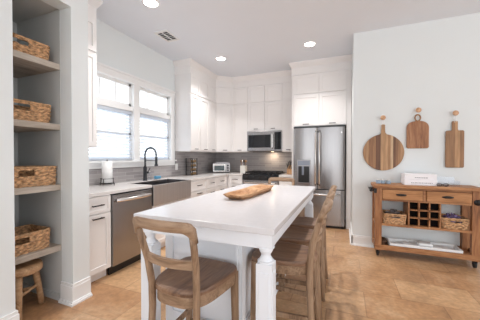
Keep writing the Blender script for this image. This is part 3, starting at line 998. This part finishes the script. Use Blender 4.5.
# spring coil round the spout
b = MB()
coil = []
dense = []
for p, q in zip(arc, arc[1:]):
    p = Vector(p); q = Vector(q); n_ = max(1, int((q - p).length / 0.004))
    for k in range(n_): dense.append(p.lerp(q, k / n_))
for i, p in enumerate(dense):
    tg = (dense[min(i + 1, len(dense) - 1)] - dense[max(i - 1, 0)]).normalized()
    a_ = Vector((0, 1, 0)); c_ = tg.cross(a_).normalized()
    th = i * 1.0
    coil.append(p + a_ * 0.015 * cos(th) + c_ * 0.015 * sin(th))
b.tube(coil, 0.003, 5)
b.build('spring', M['faucet'], t, True)
MB().lathe([(0.016, 0.36), (0.018, 0.34), (0.018, 0.26), (0.026, 0.235), (0.026, 0.225), (0.0, 0.225)], (2 * R_, 0, 0), 16).build('spray_head', M['faucet'], t, True)
MB().tube([(0.0, 0, 0.30), (2 * R_ - 0.005, 0, 0.30)], 0.006, 8).tube([(2 * R_ + 0.022 * cos(a * pi / 6), 0.022 * sin(a * pi / 6), 0.30) for a in range(12)], 0.004, 6, closed=True).build('holder_arm', M['faucet'], t, True)
MB().lathe([(0.018, -0.0), (0.018, 0.045), (0.0, 0.045)], (0, 0.02, 0.12), 12, 'y').tube([(0, 0.055, 0.12), (0.03, 0.075, 0.19)], 0.006, 8).build('handle', M['faucet'], t, True)

# soap pump + sponge
t = thing('soap_bottle', 'small clear soap pump bottle behind the sink beside the faucet', 'bottle', (-2.79, 3.115, Z))
MB().lathe([(0.028, 0.0), (0.03, 0.01), (0.03, 0.09), (0.012, 0.11), (0.012, 0.12)], seg=16).build('bottle', M['clear'], t, True)
MB().lathe([(0.013, 0.12), (0.013, 0.135), (0.004, 0.137), (0.004, 0.16), (0.0, 0.16)], seg=12).tube([(0, 0, 0.158), (0.035, 0, 0.155)], 0.004, 6).build('pump', M['steel_bright'], t, True)
t = thing('dish_sponge', 'blue sponge in a caddy on the counter behind the sink', 'sponge', (-2.76, 3.26, Z))
MB().box(-0.03, 0.03, -0.065, 0.065, 0.0, 0.008, 0.003).build('caddy', M['clear'], t)
MB().box(-0.024, 0.024, -0.06, 0.06, 0.009, 0.055, 0.008).build('sponge', M['blue'], t)

# paper towels
t = thing('paper_towel_holder', 'white paper towel roll on a dark wire holder by the window', 'paper towels', (-2.76, 2.325, Z))
MB().lathe([(0.06, 0.035), (0.06, 0.305), (0.02, 0.305), (0.02, 0.035)], seg=28).build('paper_roll', M['paper'], t, True)
b = MB()
b.tube([(0.085 * cos(a * pi / 12), 0.085 * sin(a * pi / 12), 0.022) for a in range(24)], 0.004, 6, closed=True)
b.tube([(0.078 * cos(a * pi / 12), 0.078 * sin(a * pi / 12), 0.085) for a in range(24)], 0.003, 6, closed=True)
for a in (20, 110, 200, 290):
    c_, s_ = cos(radians(a)), sin(radians(a))
    b.tube([(0.094 * c_, 0.094 * s_, 0.0), (0.085 * c_, 0.085 * s_, 0.022), (0.078 * c_, 0.078 * s_, 0.085)], 0.004, 6)
    b.tube([(0.085 * c_, 0.085 * s_, 0.022), (0, 0, 0.022)], 0.003, 6)
b.tube([(0, 0, 0.02), (0, 0, 0.32)], 0.006, 8)
b.build('wire_stand', M['iron'], t, True)
MB().lathe([(0.006, 0.315), (0.012, 0.318), (0.010, 0.328), (0.0, 0.33)], seg=12).build('finial', M['steel_bright'], t, True)

# spice rack: things on the rack are jars
t = thing('spice_rack', 'dark spice rack tower full of jars in the corner counter', 'spice rack', (-2.78, 4.27, Z), 0)
b = MB()
for x in (-0.07, 0.07):
    for y in (-0.085, 0.085):
        b.box(x - 0.006, x + 0.006, y - 0.006, y + 0.006, 0, 0.335)
for k in range(5):
    z = 0.01 + k * 0.08
    b.box(-0.07, 0.07, -0.085, 0.085, z - 0.004, z)
b.build('rack', M['black'], t)
jar0 = None
for k in range(4):
    for y in (-0.055, 0.0, 0.055):
        for x in (0.042,):
            if jar0 is None:
                j = thing('spice_jar', 'small glass spice jar with a silver lid held in the dark rack', 'jar', (0, 0, 0), 0, 'jars in the spice rack')
                MB().lathe([(0.020, 0.0), (0.022, 0.004), (0.022, 0.04), (0.016, 0.047)], seg=14).build('jar_body', M['spice'], j, True)
                MB().lathe([(0.021, 0.0475), (0.021, 0.064), (0.0, 0.065)], seg=14).build('lid', M['steel_bright'], j, True)
                jar0 = j
            else:
                j = copy_tree(jar0)
            j.location = (-2.78 + x, 4.27 + y, Z + 0.0105 + k * 0.08)

# toaster oven
t = thing('toaster_oven', 'silver toaster oven on the corner counter', 'toaster oven', (-2.62, 5.24, Z), 32)
# local front -y
MB().box(-0.20, 0.20, -0.13, 0.15, 0.015, 0.215, 0.008).build('body', M['steel'], t)
d = MB().box(-0.185, 0.085, -0.145, -0.131, 0.03, 0.20, 0.003).build('door', M['steel_bright'], t)
MB().box(-0.165, 0.065, -0.149, -0.1455, 0.05, 0.165).build('glass', M['ovenglass'], d)
MB().tube([(-0.155, -0.145, 0.183), (-0.155, -0.17, 0.183), (0.055, -0.17, 0.183), (0.055, -0.145, 0.183)], 0.006, 8).build('handle', M['steel_bright'], d, True)
for z in (0.06, 0.11, 0.165):
    MB().lathe([(0.018, -0.155), (0.018, -0.135)], (0.145, 0, z), 14, 'y').build('knob', M['black'], t, True)
for x in (-0.17, 0.17):
    for y in (-0.11, 0.12):
        MB().lathe([(0.012, 0), (0.012, 0.016)], (x, y, 0), 10).build('foot', M['black'], t)
o = thing('metal_tray', 'small metal tray lying on top of the toaster oven', 'tray', (-2.60, 5.26, Z + 0.2155), 32)
MB().box(-0.13, 0.14, -0.09, 0.09, 0, 0.004, 0.001).box(-0.13, 0.14, -0.09, -0.084, 0.004, 0.02).box(-0.13, 0.14, 0.084, 0.09, 0.004, 0.02).build('pan', M['steel_dark'], o)

# utensil crock + utensils
t = thing('utensil_crock', 'square white utensil crock left of the range', 'crock', (-2.09, 5.32, Z))
b = MB()
b.box(-0.06, 0.06, -0.06, 0.06, 0, 0.01); 
for (x0, x1, y0, y1) in ((-0.06, -0.052, -0.06, 0.06), (0.052, 0.06, -0.06, 0.06), (-0.052, 0.052, -0.06, -0.052), (-0.052, 0.052, 0.052, 0.06)):
    b.box(x0, x1, y0, y1, 0.01, 0.165)
b.build('pot', M['ceramic'], t)
ut = [(-0.025, 0.0, -0.035, 0, 'wooden spoon leaning left in the white crock', 'spoonwood', 0.026), (0.0, 0.02, 0.005, 0.01, 'dark spatula upright in the white crock', 'black', 0.03),
      (0.02, -0.01, 0.04, 0, 'wooden spatula leaning right in the white crock', 'spoonwood', 0.028), (0.0, -0.034, -0.012, -0.015, 'steel ladle in the middle of the white crock', 'steel_bright', 0.027)]
for x, y, dx, dy, lab, mt, r in ut:
    o = thing('cooking_utensil', lab, 'utensil', (-2.09 + x, 5.32 + y, Z + 0.012))
    MB().tube([(0, 0, 0), (dx * 0.8, dy * 0.8, 0.22)], 0.005, 8).build('shaft', M[mt], o, True)
    MB().lathe([(0.004, -0.035), (r * 0.8, -0.02), (r, 0.0), (r * 0.8, 0.02), (0.0, 0.035)], (dx * 0.85, dy * 0.85, 0.25), 12).build('head', M[mt], o, True)

# knife block
t = thing('knife_block', 'light wooden knife block right of the range', 'knife block', (-1.02, 5.30, Z), -12)
MB().prism([(-0.09, 0.0), (0.09, 0.0), (0.09, 0.17), (0.04, 0.19), (-0.09, 0.10)], 'x', -0.055, 0.055).build('block', M['knifewood'], t)
for i, (x, u, l) in enumerate([(-0.035, 0.2, 0.12), (0.0, 0.2, 0.13), (0.035, 0.2, 0.12), (-0.035, 0.65, 0.12), (0.0, 0.65, 0.13), (0.035, 0.65, 0.12), (-0.018, 1.0, 0.11), (0.02, 1.0, 0.11)]):
    p0 = Vector((x, -0.09 + 0.13 * u, 0.10 + 0.09 * u))
    dr = Vector((0, -0.55, 0.84)).normalized()
    o = thing('kitchen_knife', 'black-handled knife in the wooden knife block', 'knife', (0, 0, 0), 0, 'knives in the block')
    o.location = t.location; o.rotation_euler = t.rotation_euler
    MB().tube([p0 + dr * 0.0015, p0 + dr * l], 0.008, 6, ry=0.013).build('knife_handle', M['black'], o, True)

# outlets
def outlet(label, loc, rot):
    t = thing('wall_outlet', label, 'outlet', loc, rot)
    MB().box(-0.038, 0.038, -0.006, 0, -0.06, 0.06, 0.002).build('cover_plate', M['trim'], t)
    for z in (-0.022, 0.022):
        MB().lathe([(0.016, -0.008), (0.016, -0.006)], (0, 0, z), 14, 'y').build('socket', M['paper'], t)
outlet('white wall outlet on the tiles just right of the window', (WX + 0.010, 3.97, 1.085), 90)
outlet('white wall outlet on the tiles right of the spice rack', (WX + 0.010, 4.62, 1.10), 90)

# ------------------------------------------------------------------ ceiling fixtures
cans = [(-2.06, 4.12, 'recessed ceiling light above the window-side counter, near the kitchen corner'),
        (-0.505, 4.12, 'recessed ceiling light in front of the refrigerator cabinet'),
        (-2.06, 2.33, 'recessed ceiling light at the top left of the photo'),
        (-0.505, 2.33, 'recessed ceiling light above the island chairs')]
can0 = None
for x, y, lab in cans:
    if can0 is None:
        t = thing('recessed_light', lab, 'ceiling light', (x, y, CEIL))
        MB().lathe([(0.078, -0.001), (0.078, -0.006), (0.094, -0.005), (0.098, 0.0)], seg=32).build('trim_ring', M['trim'], t, True)
        MB().lathe([(0.078, -0.0005), (0.078, -0.003), (0.0, -0.0035)], seg=32).build('lens', M['lens'], t)
        ld = bpy.data.lights.new('lamp', 'AREA'); ld.shape = 'DISK'; ld.size = 0.13; ld.energy = CAN_W; ld.spread = radians(105); ld.color = (1.0, 0.97, 0.94)
        lo = bpy.data.objects.new('lamp', ld); COL.objects.link(lo); lo.parent = t; lo.location = (0, 0, -0.012)
        can0 = t
    else:
        t = copy_tree(can0); t.location = (x, y, CEIL); t['label'] = lab
t = thing('ceiling_vent', 'small white ceiling air vent with dark slots', 'vent', (-2.40, 3.05, CEIL), 0)
b = MB()
b.box(-0.11, 0.11, -0.16, -0.13, -0.012, 0, 0.003); b.box(-0.11, 0.11, 0.13, 0.16, -0.012, 0, 0.003)
b.box(-0.11, -0.085, -0.13, 0.13, -0.012, 0, 0.003); b.box(0.085, 0.11, -0.13, 0.13, -0.012, 0, 0.003)
b.build('frame', M['trim'], t)
MB().box(-0.085, 0.085, -0.13, 0.13, -0.002, 0).build('backing', M['black'], t)
b = MB()
for k in range(6):
    b.box(-0.085, 0.085, -0.125 + k * 0.046, -0.108 + k * 0.046, -0.010, -0.004, rot=Matrix.Rotation(radians(35), 3, 'X'))
b.box(-0.006, 0.006, -0.13, 0.13, -0.011, -0.003)
b.build('louvres', M['trim'], t)

# ------------------------------------------------------------------ console
X0, X1, YF, YB = 0.367, 1.43, 3.655, 3.985
t = thing('console_table', 'rustic wooden console cart with drawers and wine rack by the right wall', 'console', (0, 0, 0))
MB().box(X0 - 0.02, X1 + 0.03, YF - 0.02, YB + 0.005, 0.883, 0.92, 0.004).build('top', M['console'], t)
for x in (X0, X1 - 0.08):
    MB().box(x, x + 0.08, YF, YF + 0.06, 0.085, 0.883, 0.003).build('leg', M['console_z'], t)
    MB().box(x, x + 0.08, YB - 0.06, YB, 0.085, 0.883, 0.003).build('leg', M['console_z'], t)
b = MB()
b.box(X0 + 0.08, X1 - 0.08, YF + 0.012, YF + 0.03, 0.862, 0.883); b.box(X0 + 0.08, X1 - 0.08, YF + 0.012, YF + 0.03, 0.715, 0.735)
b.box(0.885, 0.913, YF + 0.008, YF + 0.03, 0.735, 0.862)
b.box(X0 + 0.08, X1 - 0.08, YB - 0.03, YB - 0.012, 0.72, 0.883)
b.box(X0 + 0.02, X0 + 0.04, YF + 0.06, YB - 0.06, 0.72, 0.883); b.box(X1 - 0.04, X1 - 0.02, YF + 0.06, YB - 0.06, 0.72, 0.883)
b.box(X0 + 0.08, X1 - 0.08, YF + 0.03, YB - 0.03, 0.715, 0.725)
b.build('frame', M['console'], t)
for (a, c) in ((X0 + 0.085, 0.880), (0.918, X1 - 0.085)):
    d = MB().box(a, c, YF - 0.004, YF + 0.02, 0.738, 0.859, 0.004).build('drawer', M['drawer'], t)
    xm = (a + c) / 2 - 0.01
    MB().lathe([(0.0, -0.05), (0.009, -0.046), (0.014, -0.02), (0.015, 0.0), (0.014, 0.02), (0.009, 0.046), (0.0, 0.05)], (xm, YF - 0.012, 0.80), 12, 'x').box(xm - 0.055, xm + 0.055, YF - 0.008, YF - 0.0035, 0.793, 0.807).build('cup_pull', M['iron'], d, True)
MB().box(X0 + 0.004, X1 - 0.004, YF + 0.004, YB - 0.004, 0.40, 0.427, 0.002).build('shelf', M['console'], t)
b = MB(); b.box(X0, X1, YF - 0.004, YF + 0.02, 0.092, 0.155, 0.003); b.box(X0, X1, YB - 0.02, YB, 0.092, 0.155, 0.003)
b.box(X0 + 0.005, X1 - 0.005, YF + 0.02, YB - 0.02, 0.095, 0.125)
b.box(X0, X0 + 0.02, YF + 0.02, YB - 0.02, 0.125, 0.155); b.box(X1 - 0.02, X1, YF + 0.02, YB - 0.02, 0.125, 0.155)
b.build('bottom_shelf', M['console'], t)
# wine cubbies
b = MB()
rx0, rx1, rz0, rz1 = 0.735, 1.065, 0.428, 0.714
for k in range(4):
    x = rx0 + (rx1 - rx0 - 0.014) * k / 3
    b.box(x, x + 0.014, YF + 0.015, YB - 0.02, rz0, rz1)
for k in (1, 2):
    z = rz0 + (rz1 - rz0) * k / 3
    b.box(rx0 + 0.012, rx1 - 0.012, YF + 0.015, YB - 0.02, z - 0.007, z + 0.007)
b.build('wine_rack', M['console'], t)
MB().box(rx0 + 0.002, rx1 - 0.002, YF + 0.075, YF + 0.08, rz0, rz1).build('cell_dark_board', M['cell_black'], t)  # board added partway in so the cubbies look dark inside
for k in range(3):
    for q in range(3):
        pass
# casters
for x in (X0 + 0.04, X1 - 0.04):
    for y in (YF + 0.045, YB - 0.045):
        c = MB().lathe([(0.018, -0.014), (0.034, -0.011), (0.034, 0.011), (0.018, 0.014)], (x, y, 0.034), 20, 'x').build('caster', M['iron'], t, True)
        b = MB(); b.box(x - 0.022, x - 0.016, y - 0.012, y + 0.012, 0.034, 0.085); b.box(x + 0.016, x + 0.022, y - 0.012, y + 0.012, 0.034, 0.085); b.box(x - 0.026, x + 0.026, y - 0.026, y + 0.026, 0.079, 0.086)
        b.build('caster_fork', M['iron'], c)
# side towel bar bracket left
b = MB()
b.tube([(X0 - 0.001, YF + 0.03, 0.84), (X0 - 0.045, YF + 0.02, 0.845)], 0.012, 8)
b.tube([(X0 - 0.001, YB - 0.05, 0.84), (X0 - 0.045, YB - 0.05, 0.845)], 0.012, 8)
b.tube([(X0 - 0.045, YF - 0.0, 0.845), (X0 - 0.045, YB - 0.03, 0.845)], 0.009, 8)
b.lathe([(0.0, -0.03), (0.018, -0.02), (0.018, 0.0), (0.0, 0.01)], (X0 - 0.045, YF - 0.0, 0.845), 12, 'y')
b.build('towel_bar', M['iron'], t, True)
b = MB()
b.box(X0 - 0.006, X0 + 0.022, YF - 0.006, YF + 0.05, 0.81, 0.87)
b.build('corner_bracket', M['iron'], t)
MB().lathe([(0.034, 0.0), (0.034, -0.006), (0.018, -0.01), (0.016, -0.03), (0.0, -0.032)], (X1 - 0.035, YF, 0.755), 16, 'y').build('side_knob', M['iron'], t, True)

# wine bottles in the cubbies (only two dark bottle ends read in the photo)
for k, (cx, cz) in enumerate([(0, 1), (1, 0), (1, 2)]):
    pass

# baskets on console shelf
basket('wicker_basket', 'small wicker basket left of the console wine rack', (0.595, 3.80, 0.4275), 0, 0.255, 0.26, 0.115)
basket('wicker_basket', 'small wicker basket right of the console wine rack', (1.205, 3.80, 0.4275), 0, 0.265, 0.26, 0.115)
def heap(name, label, cat, c, rx, ry, h, mat, n=26, s=0.025, seed=1):
    rnd = random.Random(seed)
    b = MB()
    for i in range(n):
        a = rnd.uniform(0, 2 * pi); r = math.sqrt(rnd.random())
        x = c[0] + rx * r * cos(a); y = c[1] + ry * r * sin(a)
        z = c[2] + h * (1 - r * r) * 0.6 + rnd.uniform(0, h * 0.3)
        q = bmesh.ops.create_icosphere(b.bm, subdivisions=1, radius=s * rnd.uniform(0.7, 1.2))
        m_ = Matrix.Rotation(rnd.uniform(0, 3), 3, (rnd.random(), rnd.random(), 0.1))
        for v in q['verts']:
            co = m_ @ Vector((v.co.x * rnd.uniform(0.9, 1.3), v.co.y, v.co.z * 0.6))
            v.co = co + Vector((x, y, z))
    o = b.build(name, mat)
    return tag(o, label, cat, kind='stuff')
heap('folded_linens', 'greyish crumpled linens heaped in the left console basket', 'linen', (0.595, 3.80, 0.475), 0.085, 0.085, 0.12, M['cone'], 40, 0.03, 2)
heap('potpourri', 'purple and white potpourri heaped in the right console basket', 'potpourri', (1.205, 3.80, 0.475), 0.09, 0.085, 0.13, M['pot'], 60, 0.022, 5)

# things on the console top
ZC = 0.9205
t = thing('storage_box', 'white flat box with grey lettering on the console, lower of the pair', 'box', (0.872, 3.84, ZC))
MB().box(-0.17, 0.17, -0.12, 0.12, 0.0, 0.070, 0.004).build('box', M['boxlid'], t)
b = MB()
x = -0.10
while x < 0.12:
    w_ = random.uniform(0.010, 0.026); b.box(x, x + w_, -0.1212, -0.1198, 0.026, 0.034); x += w_ + 0.006
b.build('lettering', M['greytext'], t)
t = thing('storage_box', 'smaller pale box on top of the white lettered box', 'box', (0.872, 3.84, ZC + 0.0705))
MB().box(-0.165, 0.165, -0.115, 0.115, 0.0, 0.068, 0.004).build('box', M['boxlid'], t)
b = MB()
x = -0.06
while x < 0.06:
    w_ = random.uniform(0.010, 0.02); b.box(x, x + w_, -0.1162, -0.1148, 0.02, 0.027); x += w_ + 0.005
b.build('lettering', M['greytext'], t)
for i, (x, dy, lab) in enumerate([(0.42, 0, 'small blue-grey glass votive cube on the console, leftmost of three'), (0.478, 0.01, 'small blue-grey glass votive cube on the console, middle of three'), (0.535, -0.005, 'small blue-grey glass votive cube on the console, rightmost of three')]):
    t = thing('votive_cube', lab, 'candle holder', (x, 3.80 + dy, ZC))
    b = MB(); b.box(-0.025, 0.025, -0.025, 0.025, 0, 0.045, 0.004); b.build('glass_cube', M['teaglass'], t)
    MB().lathe([(0.018, 0.0455), (0.018, 0.052), (0.0, 0.053)], seg=14).build('candle', M['ceramic'], t)
# clear acrylic tray with folded glasses beside box
t = thing('acrylic_stand', 'clear acrylic display tray right of the white boxes', 'tray', (1.165, 3.86, ZC), 0)
b = MB(); b.box(-0.11, 0.11, -0.09, 0.09, 0, 0.006)
b.box(-0.11, 0.11, 0.086, 0.09, 0.006, 0.10); b.box(-0.11, -0.106, -0.09, 0.086, 0.006, 0.06); b.box(0.106, 0.11, -0.09, 0.086, 0.006, 0.06)
b.build('tray', M['clear'], t)
t = thing('sunglasses', 'dark folded glasses lying in front of the clear tray', 'glasses', (1.085, 3.70, ZC))
b = MB()
for s in (-1, 1):
    b.tube([(s * 0.032 + 0.024 * cos(a * pi / 8), 0, 0.018 + 0.017 * sin(a * pi / 8)) for a in range(16)], 0.003, 6, closed=True)
b.tube([(-0.01, 0, 0.024), (0.01, 0, 0.024)], 0.003, 6)
b.build('rim', M['black'], t, True)
MB().tube([(-0.056, 0, 0.022), (-0.05, 0.015, 0.008), (0.06, 0.03, 0.004)], 0.003, 6).tube([(0.056, 0, 0.022), (0.05, 0.02, 0.008), (-0.05, 0.04, 0.004)], 0.003, 6).build('temples', M['black'], t, True)

# lower console shelf
t = thing('white_tray', 'long white rectangular tray on the console bottom shelf', 'tray', (0.912, 3.807, 0.1255))
b = MB()
b.box(-0.36, 0.36, -0.11, 0.11, 0, 0.012, 0.003)
for s in (-1, 1):
    b.box(-0.37, 0.37, s * 0.115 - 0.008, s * 0.115 + 0.008, 0.0, 0.055, 0.004)
    b.box(s * 0.365 - 0.008, s * 0.365 + 0.008, -0.115, 0.115, 0.0, 0.055, 0.004)
b.build('tray', M['paper'], t)
t = thing('folded_papers', 'loose white folded sheets lying in the long white tray', 'papers', (0.912, 3.807, 0.139))
b = MB()
b.box(-0.27, 0.20, -0.09, 0.09, 0, 0.012, rot=Matrix.Rotation(0.06, 3, 'Z')); b.box(-0.2, 0.27, -0.09, 0.08, 0.0125, 0.024, rot=Matrix.Rotation(-0.05, 3, 'Z')); b.box(-0.05, 0.1, -0.06, 0.06, 0.0245, 0.06, 0.012)
b.build('sheets', M['paper'], t)
basket('rattan_tray', 'shallow dark rattan tray at the left end of the console bottom shelf', (0.468, 3.82, 0.1255), 0, 0.11, 0.18, 0.05, 'oldwicker', slot=False)

# ------------------------------------------------------------------ cutting boards on pegs
def px2wall(px, py, Y=RY - 0.02):
    u = (px - 240) / F_PX; th = radians(YAW)
    d = Y / (cos(th) + u * sin(th))
    return (-sin(th) * d + u * cos(th) * d, H_CAM + (157 - py) / F_PX * d)
def peg(label, px, py):
    x, z = px2wall(px, py)
    t = thing('wall_peg', label, 'peg', (x, RY, z))
    MB().lathe([(0.011, 0.0), (0.011, -0.035), (0.030, -0.042), (0.033, -0.052), (0.028, -0.06), (0.0, -0.062)], seg=20, axis='y').build('knob', M['blondpeg'], t, True)
    return x, z
def board(name, label, poly, mat, x, z):
    """poly in (x,z) relative to the top hole"""
    t = thing(name, label, 'cutting board', (x, RY - 0.026, z))
    o = MB().prism(poly, 'y', 0, 0.019).build('board', mat, t)
    md = o.modifiers.new('edge', 'BEVEL'); md.width = 0.004; md.segments = 2; md.limit_method = 'ANGLE'
    return t
# round
xp, zp = peg('wooden wall peg holding the round striped board', 382.5, 118)
xc, zc = px2wall(383, 152.3)
R = 0.25
poly = []
hwd = 0.026
ztop = px2wall(383, 124.5)[1] - zc
a0 = math.asin(hwd / R)
for i in range(61):
    a = pi / 2 - a0 * 1.7 - (2 * pi - 2 * a0 * 1.7) * i / 60
    poly.append((R * cos(a), R * sin(a)))
poly += [(-hwd, R + 0.02), (-hwd * 0.8, ztop - 0.03), (-hwd * 0.9, ztop - 0.008), (-0.012, ztop), (0.012, ztop), (hwd * 0.9, ztop - 0.008), (hwd * 0.8, ztop - 0.03), (hwd, R + 0.02)]
t = board('cutting_board', 'large round striped wooden board hanging left on the wall', poly, M['board_round'], xc, zc)
MB().tube([(0.002, 0.008, ztop - 0.015), (0.012, 0.004, ztop + 0.03), (0.0, -0.006, zp - zc + 0.012), (-0.012, 0.004, ztop + 0.03), (-0.002, 0.008, ztop - 0.015)], 0.0025, 6).build('hanging_cord', M['paper'], t)
# arched
xp, zp = peg('wooden wall peg above the arched board', 417.5, 110.5)
xa, za = px2wall(406.3, 148.5); xb, zb = px2wall(428.7, 148.5)
zt = px2wall(417.5, 121)[1]
xc = (xa + xb) / 2; hw_ = (xb - xa) / 2; H_ = zt - za
poly = [(-hw_ + 0.015, 0), (hw_ - 0.015, 0), (hw_, 0.015)]
for i in range(17):
    a = pi * i / 16
    poly.append((hw_ * math.copysign(abs(cos(a)) ** 0.75, cos(a)), H_ - hw_ * 0.72 + hw_ * 0.72 * sin(a)))
poly.append((-hw_, 0.015))
t = board('cutting_board', 'reddish arched wooden board with a ring, hanging in the middle', poly, M['board_arch'], xc, za)
MB().tube([(0.03 * cos(a * pi / 10), 0.006, H_ + 0.04 + 0.042 * sin(a * pi / 10)) for a in range(20)], 0.009, 8, closed=True).build('ring_handle', M['spoonwood'], t, True)
MB().tube([(0, 0.006, H_ + 0.08), (0, -0.012, zp - za + 0.012)], 0.0025, 6).build('hanging_cord', M['paper'], t)
# rectangular
xp, zp = peg('wooden wall peg above the rectangular board', 454.2, 113.5)
xa, za = px2wall(445.3, 167.5); xb, zb = px2wall(464, 167.5)
zt = px2wall(454.5, 130.5)[1]; zh = px2wall(454.5, 121)[1]
xc = (xa + xb) / 2; hw_ = (xb - xa) / 2; H_ = zt - za
hh = zh - za
poly = [(-hw_ + 0.01, 0), (hw_ - 0.01, 0), (hw_, 0.01), (hw_, H_ - 0.012), (hw_ - 0.012, H_), (0.035, H_), (0.03, H_ + 0.02), (0.03, hh - 0.01), (0.02, hh), (-0.02, hh), (-0.03, hh - 0.01), (-0.03, H_ + 0.02), (-0.035, H_), (-hw_ + 0.012, H_), (-hw_, H_ - 0.012), (-hw_, 0.01)]
t = board('cutting_board', 'rectangular paddle board with a short handle, hanging right on the wall', poly, M['board_rect'], xc, za)
MB().tube([(0.008, 0.0, hh - 0.02), (0.014, -0.004, hh + 0.03), (0.0, -0.008, zp - za + 0.012), (-0.014, -0.004, hh + 0.03), (-0.008, 0.0, hh - 0.02)], 0.0025, 6).build('hanging_cord', M['paper'], t)
